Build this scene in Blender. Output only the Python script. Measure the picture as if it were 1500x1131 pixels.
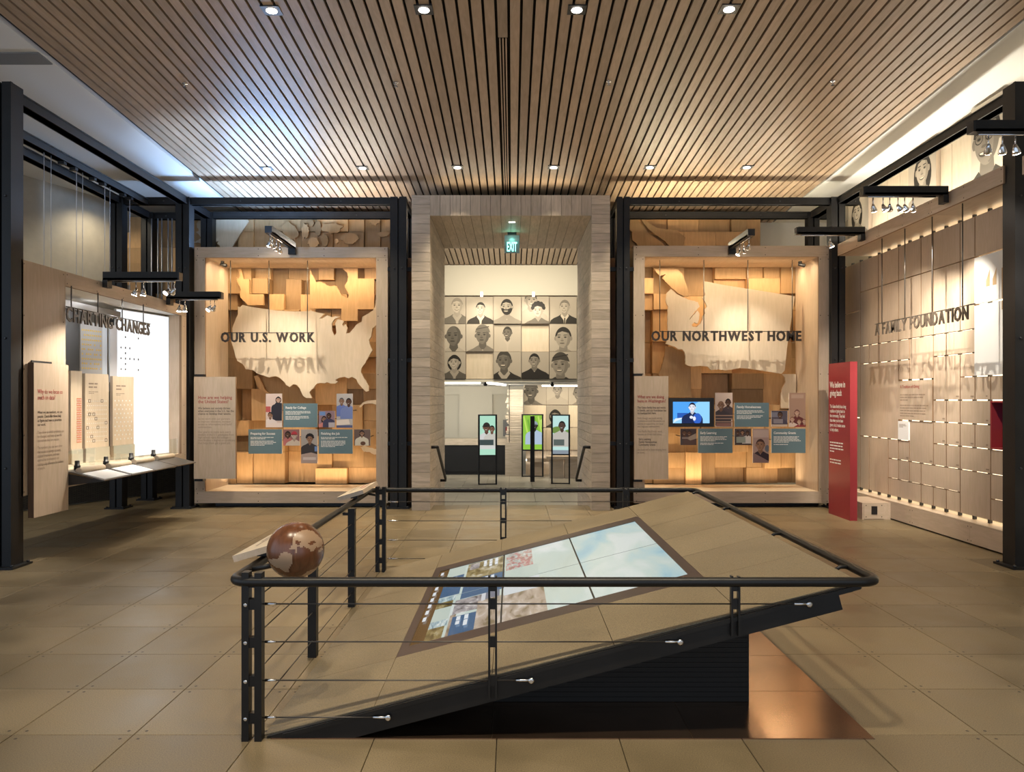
import bpy, math, random
from mathutils import Vector, Matrix
from mathutils.geometry import tessellate_polygon

# ------------------------------------------------------------------ clear
for o in list(bpy.data.objects):
    bpy.data.objects.remove(o)
scene = bpy.context.scene
COL = scene.collection

# ------------------------------------------------------------------ camera
F, CX, CY, EYE = 1121.0, 750.0, 585.0, 1.69
cam = bpy.data.cameras.new('camera')
cam.sensor_width = 36.0
cam.sensor_fit = 'HORIZONTAL'
cam.lens = 36.0 * F / 1500.0
cam.shift_y = (CY - 565.5) / 1500.0
cam.clip_end = 200
cam_o = bpy.data.objects.new('camera', cam)
cam_o.location = (0, 0, EYE)
cam_o.rotation_euler = (math.pi / 2, 0, 0)
COL.objects.link(cam_o)
scene.camera = cam_o

# ------------------------------------------------------------------ world, exposure
scene.view_settings.view_transform = 'Standard'
scene.view_settings.look = 'None'
scene.view_settings.gamma = 1.0
scene.view_settings.exposure = 0.88
scene.view_settings.use_curve_mapping = False
wd = bpy.data.worlds.new('world')
wd.use_nodes = True
scene.world = wd
bg = wd.node_tree.nodes['Background']
bg.inputs[0].default_value = (0.68, 0.82, 1.0, 1)
bg.inputs[1].default_value = 0.60


def light(kind, name, loc, energy, color=(1, .85, .65), target=None, **kw):
    l = bpy.data.lights.new(name, kind)
    l.energy = energy
    l.color = color
    for k, v in kw.items():
        setattr(l, k, v)
    o = bpy.data.objects.new(name, l)
    o.location = loc
    if target is not None:
        d = Vector(target) - Vector(loc)
        o.rotation_euler = d.to_track_quat('-Z', 'Y').to_euler()
    COL.objects.link(o)
    return o


WARM = (1, .80, .56)
NEUT = (1, .90, .76)
COOL = (.62, .78, 1.0)
# strip lights inside the two display cases (top and bottom), behind the frame lips
for cxx in (-3.45, 3.43):
    light('AREA', 'case_top_strip', (cxx, 12.62, 3.875), 17, (1, .76, .46), (cxx, 12.75, 0), shape='RECTANGLE', size=2.5, size_y=.06)
    light('AREA', 'case_front_strip', (cxx, 12.06, 3.86), 10, (1, .78, .50), (cxx, 13.1, 1.6), shape='RECTANGLE', size=2.5, size_y=.05)
    light('AREA', 'case_bottom_strip', (cxx, 12.74, .315), 9, (1, .74, .44), (cxx, 12.95, 4), shape='RECTANGLE', size=2.5, size_y=.05)
# cove light above the canopy of the right wall, washing ceiling and portraits
light('AREA', 'cove_strip', (5.25, 9.8, 4.12), 26, (1, .93, .78), (5.42, 9.8, 6), shape='RECTANGLE', size=4.0, size_y=.1).rotation_euler = (math.pi, 0, math.pi / 2)
# lobby lights
light('AREA', 'lobby_strip', (0, 16.6, 4.62), 5, (1, .90, .70), (0, 17.75, 2.6), shape='RECTANGLE', size=3.4, size_y=.15)
light('AREA', 'lobby_low_strip', (-1.2, 21.8, 2.08), 62, (1, .93, .78), (-1.2, 24.6, .2), shape='RECTANGLE', size=3.0, size_y=.5)
light('AREA', 'lobby_low_strip', (2.0, 22.2, 2.08), 26, (1, .88, .66), (2.0, 22.9, -1), shape='RECTANGLE', size=2.6, size_y=.4)
light('AREA', 'lobby_ceiling_glow', (0, 15.3, 4.7), 72, (1, .90, .70), (0, 17.2, 1.5), shape='RECTANGLE', size=3.0, size_y=.6)
# cool spot without fixture, added above the light arm to tint the slats
light('SPOT', 'slat_tint_spot', (-4.12, 9.34, 3.34), 150, (.40, .62, 1.0), (-3.55, 10.7, 5.1), spot_size=math.radians(96), spot_blend=1.0, shadow_soft_size=.08)

# unseen area lights added above the cases and portal to brighten the ceiling
for X_, e_, c_, sz in ((-3.95, 62, (.34, .58, 1.0), 1.2), (-2.6, 20, (.95, .86, .72), 1.2), (-.02, 5, (1, .86, .62), 2.2), (2.6, 22, (1, .86, .58), 1.2), (4.0, 14, (1, .90, .66), 1.3)):
    light('AREA', 'ceiling_fill', (X_, 12.32 if abs(X_) > 1 else 11.9, 4.12 if abs(X_) > 1 else 4.80), e_, c_, (X_, 11.75, 5.1), shape='RECTANGLE', size=sz, size_y=.12)
# unseen area light added under the data case top to lighten its panels
light('AREA', 'data_case_fill', (-5.35, 9.9, 2.955), 15, (.95, .97, 1.0), (-5.42, 9.9, .9), shape='RECTANGLE', size=.10, size_y=2.6)
# warm spots without fixtures, added to brighten wall and floor behind the left case
for yy in (8.6, 10.4, 12.2):
    light('SPOT', 'bay_fill', (-6.55, yy, 5.0), 45, (1, .86, .62), (-6.2, yy + .1, 0), spot_size=math.radians(140), spot_blend=1.0, shadow_soft_size=.06)

# ------------------------------------------------------------------ pixel helpers
def W(x, y, Y):
    return ((x - CX) * Y / F, Y, EYE - (y - CY) * Y / F)


def ZX(x, y, X):                     # pixel on a plane X = const -> (Y, Z)
    Y = X * F / (x - CX)
    return Y, EYE - (y - CY) * Y / F


def ceil_z(Y):
    return EYE + 3.9 - 0.0437 * Y


# ------------------------------------------------------------------ materials
MATS = {}


def principled(name):
    m = bpy.data.materials.new(name)
    m.use_nodes = True
    return m, m.node_tree, m.node_tree.nodes['Principled BSDF']


def mat(name, col, rough=.5, metal=0.0, spec=.5, emit=0, ecol=None, alpha=None, trans=0):
    if name in MATS:
        return MATS[name]
    m, nt, b = principled(name)
    b.inputs['Base Color'].default_value = (*col, 1)
    b.inputs['Roughness'].default_value = rough
    b.inputs['Metallic'].default_value = metal
    b.inputs['Specular IOR Level'].default_value = spec
    if trans:
        b.inputs['Transmission Weight'].default_value = trans
    if emit:
        b.inputs['Emission Color'].default_value = (*(ecol or col), 1)
        b.inputs['Emission Strength'].default_value = emit
    MATS[name] = m
    return m


def node(nt, typ, **kw):
    n = nt.nodes.new(typ)
    for k, v in kw.items():
        setattr(n, k, v)
    return n


def wood(name, col, axis='z', rough=.5, contrast=.16, vary=.16, scale=6.0, knots=.12, spec=.35):
    """procedural wood: stretched noise grain, broad figure, per-object tint"""
    if name in MATS:
        return MATS[name]
    m, nt, b = principled(name)
    L = nt.links.new
    tc = node(nt, 'ShaderNodeTexCoord')
    oi = node(nt, 'ShaderNodeObjectInfo')
    add = node(nt, 'ShaderNodeVectorMath', operation='ADD')
    mul = node(nt, 'ShaderNodeVectorMath', operation='SCALE')
    comb = node(nt, 'ShaderNodeCombineXYZ')
    for i in range(3):
        L(oi.outputs['Random'], comb.inputs[i])
    L(comb.outputs[0], mul.inputs[0])
    mul.inputs['Scale'].default_value = 17.0
    L(tc.outputs['Object'], add.inputs[0])
    L(mul.outputs[0], add.inputs[1])
    mp = node(nt, 'ShaderNodeMapping')
    sc = {'x': (.12, 1, 1), 'y': (1, .12, 1), 'z': (1, 1, .12)}[axis]
    mp.inputs['Scale'].default_value = [s * scale * 3 for s in sc]
    L(add.outputs[0], mp.inputs['Vector'])
    n1 = node(nt, 'ShaderNodeTexNoise')
    n1.inputs['Scale'].default_value = 1.6
    n1.inputs['Detail'].default_value = 6
    n1.inputs['Distortion'].default_value = .8
    L(mp.outputs[0], n1.inputs['Vector'])
    n2 = node(nt, 'ShaderNodeTexNoise')
    n2.inputs['Scale'].default_value = 2.2
    n2.inputs['Detail'].default_value = 3
    L(add.outputs[0], n2.inputs['Vector'])
    r = node(nt, 'ShaderNodeValToRGB')
    lo = [c * (1 - contrast * 1.4) for c in col]
    lo[2] *= .93
    hi = [min(1, c * (1 + contrast * .6)) for c in col]
    r.color_ramp.elements[0].color = (*lo, 1)
    r.color_ramp.elements[1].color = (*hi, 1)
    r.color_ramp.elements[0].position = .30
    r.color_ramp.elements[1].position = .68
    L(n1.outputs['Fac'], r.inputs['Fac'])
    mr = node(nt, 'ShaderNodeMapRange')
    mr.inputs['From Min'].default_value = .3
    mr.inputs['From Max'].default_value = .7
    mr.inputs['To Min'].default_value = 1 - knots
    mr.inputs['To Max'].default_value = 1 + knots * .5
    L(n2.outputs['Fac'], mr.inputs['Value'])
    mr2 = node(nt, 'ShaderNodeMapRange')
    mr2.inputs['To Min'].default_value = 1 - vary
    mr2.inputs['To Max'].default_value = 1 + vary * .5
    L(oi.outputs['Random'], mr2.inputs['Value'])
    mm = node(nt, 'ShaderNodeMath', operation='MULTIPLY')
    L(mr.outputs[0], mm.inputs[0])
    L(mr2.outputs[0], mm.inputs[1])
    sc2 = node(nt, 'ShaderNodeVectorMath', operation='SCALE')
    L(r.outputs['Color'], sc2.inputs[0])
    L(mm.outputs[0], sc2.inputs['Scale'])
    L(sc2.outputs[0], b.inputs['Base Color'])
    b.inputs['Roughness'].default_value = rough
    b.inputs['Specular IOR Level'].default_value = spec
    MATS[name] = m
    return m


def stone(name, col, rough=.42, vary=.12, speck=.35, mottle=.14):
    if name in MATS:
        return MATS[name]
    m, nt, b = principled(name)
    L = nt.links.new
    tc = node(nt, 'ShaderNodeTexCoord')
    geo = node(nt, 'ShaderNodeNewGeometry')
    oi = node(nt, 'ShaderNodeObjectInfo')
    sp = node(nt, 'ShaderNodeTexNoise')
    sp.inputs['Scale'].default_value = 170
    sp.inputs['Detail'].default_value = 2
    L(geo.outputs['Position'], sp.inputs['Vector'])
    sp2 = node(nt, 'ShaderNodeTexVoronoi')
    sp2.inputs['Scale'].default_value = 95
    L(geo.outputs['Position'], sp2.inputs['Vector'])
    mo = node(nt, 'ShaderNodeTexNoise')
    mo.inputs['Scale'].default_value = 2.3
    mo.inputs['Detail'].default_value = 5
    L(geo.outputs['Position'], mo.inputs['Vector'])

    def rng(src, a, bb, c, d):
        n = node(nt, 'ShaderNodeMapRange')
        n.inputs['From Min'].default_value = a
        n.inputs['From Max'].default_value = bb
        n.inputs['To Min'].default_value = c
        n.inputs['To Max'].default_value = d
        L(src, n.inputs['Value'])
        return n.outputs[0]
    f1 = rng(sp.outputs['Fac'], .32, .66, 1 - speck, 1 + speck * .45)
    f2 = rng(mo.outputs['Fac'], .3, .7, 1 - mottle, 1 + mottle)
    f3 = rng(oi.outputs['Random'], 0, 1, 1 - vary, 1 + vary)
    f4 = rng(sp2.outputs['Distance'], .0, .13, .55, 1.0)
    prev = f1
    for f in (f2, f3, f4):
        mm = node(nt, 'ShaderNodeMath', operation='MULTIPLY')
        L(prev, mm.inputs[0])
        L(f, mm.inputs[1])
        prev = mm.outputs[0]
    sc = node(nt, 'ShaderNodeVectorMath', operation='SCALE')
    sc.inputs[0].default_value = col
    L(prev, sc.inputs['Scale'])
    L(sc.outputs[0], b.inputs['Base Color'])
    ro = rng(mo.outputs['Fac'], .3, .7, rough - .08, rough + .10)
    L(ro, b.inputs['Roughness'])
    bp = node(nt, 'ShaderNodeBump')
    bp.inputs['Strength'].default_value = .10
    bp.inputs['Distance'].default_value = .002
    L(sp.outputs['Fac'], bp.inputs['Height'])
    L(bp.outputs[0], b.inputs['Normal'])
    MATS[name] = m
    return m


def noisy(name, col, rough=.5, metal=0, scale=4, amt=.15, stretch=(1, 1, 1), spec=.5, rvar=.06):
    if name in MATS:
        return MATS[name]
    m, nt, b = principled(name)
    L = nt.links.new
    tc = node(nt, 'ShaderNodeTexCoord')
    mp = node(nt, 'ShaderNodeMapping')
    mp.inputs['Scale'].default_value = stretch
    L(tc.outputs['Object'], mp.inputs['Vector'])
    n = node(nt, 'ShaderNodeTexNoise')
    n.inputs['Scale'].default_value = scale
    n.inputs['Detail'].default_value = 5
    L(mp.outputs[0], n.inputs['Vector'])
    r = node(nt, 'ShaderNodeValToRGB')
    r.color_ramp.elements[0].color = (*[c * (1 - amt) for c in col], 1)
    r.color_ramp.elements[1].color = (*[c * (1 + amt) for c in col], 1)
    r.color_ramp.elements[0].position = .3
    r.color_ramp.elements[1].position = .7
    L(n.outputs['Fac'], r.inputs['Fac'])
    L(r.outputs['Color'], b.inputs['Base Color'])
    mr = node(nt, 'ShaderNodeMapRange')
    mr.inputs['To Min'].default_value = max(.02, rough - rvar)
    mr.inputs['To Max'].default_value = rough + rvar
    L(n.outputs['Fac'], mr.inputs['Value'])
    L(mr.outputs[0], b.inputs['Roughness'])
    b.inputs['Metallic'].default_value = metal
    b.inputs['Specular IOR Level'].default_value = spec
    MATS[name] = m
    return m


def weave(name):
    m, nt, b = principled(name)
    L = nt.links.new
    tc = node(nt, 'ShaderNodeTexCoord')
    br = node(nt, 'ShaderNodeTexBrick')
    br.inputs['Scale'].default_value = 14
    br.inputs['Color1'].default_value = (.055, .048, .038, 1)
    br.inputs['Color2'].default_value = (.035, .030, .025, 1)
    br.inputs['Mortar'].default_value = (.010, .009, .008, 1)
    br.inputs['Mortar Size'].default_value = .03
    mp = node(nt, 'ShaderNodeMapping')
    mp.inputs['Rotation'].default_value = (math.pi / 2, 0, 0)
    L(tc.outputs['Object'], mp.inputs['Vector'])
    L(mp.outputs[0], br.inputs['Vector'])
    L(br.outputs['Color'], b.inputs['Base Color'])
    b.inputs['Roughness'].default_value = .7
    MATS[name] = m
    return m


def cm(c, emit=0):
    """flat print / screen colour"""
    if isinstance(c, bpy.types.Material):
        return c
    if not isinstance(c, tuple):
        c = (c, c * .85, c * .66)
    c = tuple(round(max(0, min(1, k)), 3) for k in c)
    return mat(('screen' if emit else 'print') + str(c) + str(emit), c if not emit else (0, 0, 0), .55 if not emit else .25, spec=.25, emit=emit, ecol=c)


def screen_noise(name, cols, scale, stretch, emit, detail=5, dist=.6):
    if name in MATS:
        return MATS[name]
    m, nt, b = principled(name)
    L = nt.links.new
    tc = node(nt, 'ShaderNodeTexCoord')
    mp = node(nt, 'ShaderNodeMapping')
    mp.inputs['Scale'].default_value = stretch
    L(tc.outputs['Object'], mp.inputs['Vector'])
    n = node(nt, 'ShaderNodeTexNoise')
    n.inputs['Scale'].default_value = scale
    n.inputs['Detail'].default_value = detail
    n.inputs['Distortion'].default_value = dist
    L(mp.outputs[0], n.inputs['Vector'])
    r = node(nt, 'ShaderNodeValToRGB')
    r.color_ramp.elements[0].position = .34
    r.color_ramp.elements[1].position = .66
    while len(r.color_ramp.elements) < len(cols):
        r.color_ramp.elements.new(.5)
    for i, c in enumerate(cols):
        r.color_ramp.elements[i].position = .34 + .32 * i / (len(cols) - 1)
        r.color_ramp.elements[i].color = (*c, 1)
    L(n.outputs['Fac'], r.inputs['Fac'])
    b.inputs['Base Color'].default_value = (0, 0, 0, 1)
    b.inputs['Roughness'].default_value = .22
    L(r.outputs['Color'], b.inputs['Emission Color'])
    b.inputs['Emission Strength'].default_value = emit
    MATS[name] = m
    return m


M_FLOOR = stone('floor_stone', (.205, .156, .088), rough=.36, vary=.17)
M_LOBBYF = stone('lobby_floor_stone', (.36, .32, .25), rough=.38, vary=.06)
M_SLABT = stone('slab_stone', (.225, .175, .104), rough=.50, vary=.06)
M_JOINT = mat('joint_dark', (.075, .06, .045), .8)
M_SLAT = wood('ceiling_slat_wood', (.45, .325, .230), 'y', rough=.45, contrast=.10, vary=.22, knots=.08)
M_FELT = mat('black_felt', (.012, .009, .007), .95)
M_WHITE = mat('white_paint', (.72, .71, .68), .7)
M_CREAM = mat('cream_paint', (.66, .61, .50), .7)
M_BEIGE = noisy('beige_plaster', (.42, .38, .31), .8, scale=9, amt=.05)
M_STEEL = noisy('black_steel', (.0125, .0122, .0130), .45, metal=.0, scale=5, amt=.2, spec=.35)
M_STEEL2 = noisy('black_steel_table', (.011, .010, .0095), .38, metal=.0, scale=5, amt=.2, spec=.35)
M_BOLT = mat('bolt_steel', (.08, .08, .085), .35, metal=.9)
M_CHROME = mat('chrome', (.75, .75, .76), .16, metal=1)
M_CABLE = mat('cable_steel', (.10, .09, .08), .35, metal=.7)
M_PLY = wood('birch_ply', (.56, .44, .335), 'z', rough=.5, contrast=.07, vary=.05, knots=.07)
M_PLYX = wood('birch_ply_wide', (.56, .44, .335), 'x', rough=.5, contrast=.07, vary=.05, knots=.07)
M_PLYY = wood('birch_ply_deep', (.56, .44, .335), 'y', rough=.5, contrast=.07, vary=.05, knots=.07)
M_EDGE = mat('ply_edge', (.26, .16, .09), .7)
M_PALE = wood('pale_ply', (.68, .56, .42), 'z', rough=.5, contrast=.05, vary=.03, knots=.05)
M_BLOCK = wood('block_wood', (.54, .335, .165), 'z', rough=.5, contrast=.09, vary=.46, knots=.12)
M_OAKX = wood('oak_plank_wide', (.66, .55, .44), 'x', rough=.55, contrast=.13, vary=.20, knots=.10)
M_OAKY = wood('oak_plank_deep', (.66, .55, .44), 'y', rough=.55, contrast=.13, vary=.14, knots=.10)
M_OAKZ = wood('oak_plank_tall', (.66, .55, .44), 'z', rough=.55, contrast=.13, vary=.20, knots=.10)
M_BROWN = wood('dark_panel_wood', (.17, .095, .055), 'z', rough=.5, contrast=.1)
M_TILE = wood('tile_ply', (.55, .435, .335), 'z', rough=.5, contrast=.06, vary=.10, knots=.08)
M_SCREW = mat('screw_dark', (.05, .04, .035), .5, metal=.5)
M_LETTER = mat('letter_bronze', (.030, .022, .018), .45)
M_LETTER2 = noisy('letter_weathered', (.085, .066, .050), .5, metal=.3, scale=30, amt=.3)
M_RED = mat('red_lacquer', (.30, .028, .036), .40)
M_REDD = mat('red_dark', (.17, .008, .014), .5)
M_BLUE = mat('slate_blue', (.125, .205, .240), .5)
M_WTEXT = mat('white_text', (.85, .85, .83), .5)
M_RTEXT = mat('red_text', (.33, .035, .03), .6)
M_DTEXT = mat('dark_text', (.09, .065, .05), .6)
M_BTEXT = mat('brown_text', (.30, .225, .165), .6)
M_BLACK = mat('black_plastic', (.012, .012, .013), .4)
M_GLOW = mat('backlight', (1, .86, .62), .5, emit=1.1, ecol=(1, .87, .62))
M_LED = mat('led_white', (1, 1, 1), .5, emit=2.0, ecol=(1, .95, .84))
M_LENS = mat('lamp_lens', (1, 1, 1), .3, emit=18, ecol=(1, .93, .82))
M_DLENS = mat('downlight_lens', (1, 1, 1), .3, emit=7, ecol=(1, .93, .84))
M_BOX = mat('light_box', (.8, .85, .9), .5, emit=.42, ecol=(.84, .91, 1))
M_BRONZE = noisy('bronze_plate', (.40, .26, .175), .16, metal=.95, scale=3, amt=.18)
M_FRAMEB = mat('screen_bezel', (.075, .052, .048), .36, metal=.3)
M_GLASS = mat('clear_glass', (.92, .98, .97), .02, trans=1.0)
M_METAL = mat('grey_metal', (.16, .15, .14), .36, metal=.7)
M_GREY = mat('grey_paint', (.20, .195, .19), .6)
M_MGREY = mat('mid_grey_paint', (.34, .335, .33), .6)
M_WHITEP = mat('white_sheet', (.82, .82, .80), .5)
M_CABLEW = mat('white_cable', (.55, .56, .60), .5)
M_GLOBE = wood('globe_sea', (.155, .055, .022), 'z', rough=.25, contrast=.25, vary=0, spec=.6)
M_LAND = mat('globe_land', (.38, .245, .15), .35)
M_WEAVE = weave('woven_grille')


# ------------------------------------------------------------------ mesh builder
WLOC = {}


class MB:
    def __init__(self):
        self.v, self.f, self.m, self.mats, self.sm = [], [], [], [], []

    def mi(self, m):
        if m not in self.mats:
            self.mats.append(m)
        return self.mats.index(m)

    def add(self, vs, fs, m, smooth=False):
        b = len(self.v)
        k = self.mi(m)
        self.v += [tuple(p) for p in vs]
        for f in fs:
            self.f.append([b + i for i in f])
            self.m.append(k)
            self.sm.append(smooth)
        return self

    def box(self, x0, x1, y0, y1, z0, z1, m):
        x0, x1 = min(x0, x1), max(x0, x1)
        y0, y1 = min(y0, y1), max(y0, y1)
        z0, z1 = min(z0, z1), max(z0, z1)
        vs = [(x, y, z) for z in (z0, z1) for y in (y0, y1) for x in (x0, x1)]
        fs = [(0, 2, 3, 1), (4, 5, 7, 6), (0, 1, 5, 4), (2, 6, 7, 3), (0, 4, 6, 2), (1, 3, 7, 5)]
        return self.add(vs, fs, m)

    def prism(self, poly, off, m, side=None):
        """poly: list of 3D points, off: extrusion vector"""
        n = len(poly)
        off = Vector(off)
        P = [Vector(p) for p in poly]
        Q = [p + off for p in P]
        nrm = Vector((0, 0, 0))
        for i in range(n):
            a, b = P[i], P[(i + 1) % n]
            nrm += Vector(((a.y - b.y) * (a.z + b.z), (a.z - b.z) * (a.x + b.x), (a.x - b.x) * (a.y + b.y)))
        if nrm.dot(off) > 0:
            P.reverse()
            Q.reverse()
        if n > 8:
            tri = [tuple(t_) for t_ in tessellate_polygon([P])]
            fa = []
            for t_ in tri:
                a_, b_, c_ = (P[i] for i in t_)
                if (b_ - a_).cross(c_ - a_).dot(off) > 0:
                    t_ = t_[::-1]
                fa += [t_, tuple(n + i for i in t_[::-1])]
            self.add(P + Q, fa, m)
        else:
            self.add(P + Q, [tuple(range(n)), tuple(range(2 * n - 1, n - 1, -1))], m)
        self.add(P + Q, [(i, n + i, n + (i + 1) % n, (i + 1) % n) for i in range(n)], side or m)
        return self

    def poly(self, pts, m):
        return self.add(pts, [tuple(range(len(pts)))], m)

    def tube(self, pts, r, m, n=8, cap=True, closed=False):
        P = [Vector(p) for p in pts]
        k = len(P)
        vs = []
        up = None
        for i, p in enumerate(P):
            a = P[(i - 1) % k] if (i or closed) else p
            b = P[(i + 1) % k] if (i < k - 1 or closed) else p
            t = (b - a)
            t = t.normalized() if t.length else Vector((0, 0, 1))
            if up is None:
                up = Vector((0, 0, 1)) if abs(t.z) < .9 else Vector((1, 0, 0))
            s = t.cross(up).normalized()
            u2 = s.cross(t).normalized()
            up = u2
            rr = r[i] if isinstance(r, (list, tuple)) else r
            for j in range(n):
                an = 2 * math.pi * j / n
                vs.append(p + (s * math.cos(an) + u2 * math.sin(an)) * rr)
        fs = []
        for i in range(k if closed else k - 1):
            i2 = (i + 1) % k
            for j in range(n):
                j2 = (j + 1) % n
                fs.append((i * n + j, i * n + j2, i2 * n + j2, i2 * n + j))
        self.add(vs, fs, m, True)
        if cap and not closed:
            b = len(self.v) - len(vs)
            self.f.append([b + j for j in range(n)][::-1]); self.m.append(self.mi(m)); self.sm.append(False)
            self.f.append([b + (k - 1) * n + j for j in range(n)]); self.m.append(self.mi(m)); self.sm.append(False)
        return self

    def lathe(self, c, axis, prof, m, n=12):
        """prof: list of (distance along axis, radius)"""
        c, t = Vector(c), Vector(axis).normalized()
        return self.tube([c + t * d for d, r in prof], [max(r, 1e-4) for d, r in prof], m, n)

    def build(self, name, parent=None, loc=None):
        if loc is None:
            if parent is not None:
                loc = WLOC[parent]
            else:
                xs, ys, zs = zip(*self.v)
                loc = ((min(xs) + max(xs)) / 2, (min(ys) + max(ys)) / 2, min(zs))
        me = bpy.data.meshes.new(name)
        me.from_pydata([(a - loc[0], b - loc[1], c - loc[2]) for a, b, c in self.v], [], self.f)
        for m in self.mats:
            me.materials.append(m)
        me.polygons.foreach_set('material_index', self.m)
        me.polygons.foreach_set('use_smooth', self.sm)
        me.update()
        return place(me, name, parent, loc)


def place(me, name, parent=None, loc=(0, 0, 0)):
    o = bpy.data.objects.new(name, me)
    COL.objects.link(o)
    if parent is not None:
        o.parent = parent
        pl = WLOC[parent]
        o.location = (loc[0] - pl[0], loc[1] - pl[1], loc[2] - pl[2])
    else:
        o.location = loc
    WLOC[o] = tuple(loc)
    return o


def tag(o, label=None, cat=None, group=None, kind=None):
    for k, v in (('label', label), ('category', cat), ('group', group), ('kind', kind)):
        if v:
            o[k] = v
    return o


def thing(name, label, cat, loc, group=None, kind=None):
    o = bpy.data.objects.new(name, None)
    o.empty_display_size = .1
    COL.objects.link(o)
    o.location = loc
    WLOC[o] = tuple(loc)
    return tag(o, label, cat, group, kind)


BOXES = {}


def boxpart(name, x0, x1, y0, y1, z0, z1, m, parent, bev=0.0):
    """box part; alike boxes share mesh data"""
    d = (round(abs(x1 - x0), 4), round(abs(y1 - y0), 4), round(abs(z1 - z0), 4))
    key = (d, m.name, bev)
    c = ((x0 + x1) / 2, (y0 + y1) / 2, (z0 + z1) / 2)
    if key not in BOXES:
        b = MB().box(-d[0] / 2, d[0] / 2, -d[1] / 2, d[1] / 2, -d[2] / 2, d[2] / 2, m)
        me = bpy.data.meshes.new(name)
        me.from_pydata(b.v, [], b.f)
        me.materials.append(m)
        me.update()
        BOXES[key] = me
    return place(BOXES[key], name, parent, c)


class Fr:
    """a drawing plane: origin, right, up; normal faces the viewer"""
    def __init__(self, o, u, v):
        self.o, self.u, self.v = Vector(o), Vector(u).normalized(), Vector(v).normalized()
        self.n = self.u.cross(self.v)

    def p(self, a, b, c=0):
        return self.o + self.u * a + self.v * b + self.n * c


def frB(x, z, Y):
    return Fr((x, Y, z), (1, 0, 0), (0, 0, 1))           # faces the camera (-Y)


def frL(y, z, X):
    return Fr((X, y, z), (0, 1, 0), (0, 0, 1))           # faces +X


def frR(y, z, X):
    return Fr((X, y, z), (0, -1, 0), (0, 0, 1))          # faces -X


def board(mb, fr, a0, a1, b0, b1, t, m, side=None, lift=0):
    return mb.prism([fr.p(a0, b0, lift), fr.p(a1, b0, lift), fr.p(a1, b1, lift), fr.p(a0, b1, lift)], -fr.n * t, m, side)


# ------------------------------------------------------------------ text
TXT = {}


def text_mesh(s, ext=0.0, bold=0.0, sp=1.0):
    key = (s, ext, bold, sp)
    if key not in TXT:
        c = bpy.data.curves.new('t', 'FONT')
        c.body = s
        c.extrude = ext
        c.offset = bold
        c.space_line = sp
        c.resolution_u = 2
        o = bpy.data.objects.new('t', c)
        me = bpy.data.meshes.new_from_object(o)
        TXT[key] = ([v.co.copy() for v in me.vertices], [tuple(p.vertices) for p in me.polygons])
        bpy.data.objects.remove(o)
        bpy.data.curves.remove(c)
        bpy.data.meshes.remove(me)
    return TXT[key]


def put_text(mb, fr, s, x, y, size, m, xs=1.0, lift=.0012, bold=0.0, sp=1.0):
    """flat lettering; y is the first base line"""
    vs, fs = text_mesh(s, 0, bold, sp)
    mb.add([fr.p(x + v.x * size * xs, y + v.y * size, lift) for v in vs], fs, m)


def par(parent, fr, *a, **k):
    m_ = MB()
    put_text(m_, fr, *a, **k)
    return m_.build('lettering', parent)


def fit_text(mb, fr, s, x0, x1, y0, h, m, lift=.0012, bold=0.0):
    vs, fs = text_mesh(s, 0, bold)
    xa, xb = min(v.x for v in vs), max(v.x for v in vs)
    ya, yb = min(v.y for v in vs), max(v.y for v in vs)
    mb.add([fr.p(x0 + (v.x - xa) / (xb - xa) * (x1 - x0), y0 + (v.y - ya) / (yb - ya) * h, lift) for v in vs], fs, m)


def sign_letters(parent, fr, s, x0, x1, y0, h, depth, m, bold=.030, side=None):
    """free-standing letters, each a part"""
    gap, space = .13, .36
    items, cur = [], 0.0
    for ch in s:
        if ch == ' ':
            cur += space
            continue
        vs, fs = text_mesh(ch, .5, bold)
        xa, xb = min(v.x for v in vs), max(v.x for v in vs)
        items.append((ch, cur - xa, vs, fs))
        cur += xb - xa + gap
    tot = cur - gap
    kx = (x1 - x0) / tot
    ky = h / .70
    for ch, off, vs, fs in items:
        mb = MB().add([fr.p(x0 + (v.x + off) * kx, y0 + v.y * ky, v.z * depth) for v in vs], fs, m)
        mb.build('letter', parent)


RNG = random.Random(7)


def greek(mb, fr, x, y, w, n, lh, m, h=.42, last=.55, lift=.0012):
    """rows of short dashes standing for print too small to read"""
    for i in range(n):
        W_ = w * (last if i == n - 1 else RNG.uniform(.86, 1.0))
        a = 0
        while a < W_ - lh * .6:
            l = min(RNG.uniform(.8, 3.0) * lh, W_ - a)
            yy = y - i * lh
            mb.poly([fr.p(x + a, yy, lift), fr.p(x + a + l, yy, lift), fr.p(x + a + l, yy + lh * h, lift), fr.p(x + a, yy + lh * h, lift)], m)
            a += l + lh * .28


# ------------------------------------------------------------------ prints (people in photographs)
def clip(poly, w, h):
    def cut(ps, f, inter):
        out = []
        for i in range(len(ps)):
            a, b = ps[i - 1], ps[i]
            fa, fb = f(a), f(b)
            if fb:
                if not fa:
                    out.append(inter(a, b))
                out.append(b)
            elif fa:
                out.append(inter(a, b))
        return out

    def ix(c):
        return lambda a, b: (c, a[1] + (b[1] - a[1]) * (c - a[0]) / (b[0] - a[0]))

    def iy(c):
        return lambda a, b: (a[0] + (b[0] - a[0]) * (c - a[1]) / (b[1] - a[1]), c)
    for f, i in ((lambda p: p[0] >= 0, ix(0)), (lambda p: p[0] <= w, ix(w)), (lambda p: p[1] >= 0, iy(0)), (lambda p: p[1] <= h, iy(h))):
        if len(poly) < 3:
            return []
        poly = cut(poly, f, i)
    return poly


def ell(cx, cy, rx, ry, n=22, a0=0, a1=360):
    k = n if a1 - a0 >= 360 else n + 1
    return [(cx + rx * math.cos(math.radians(a0 + (a1 - a0) * i / n)), cy + ry * math.sin(math.radians(a0 + (a1 - a0) * i / n))) for i in range(k)]


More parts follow.
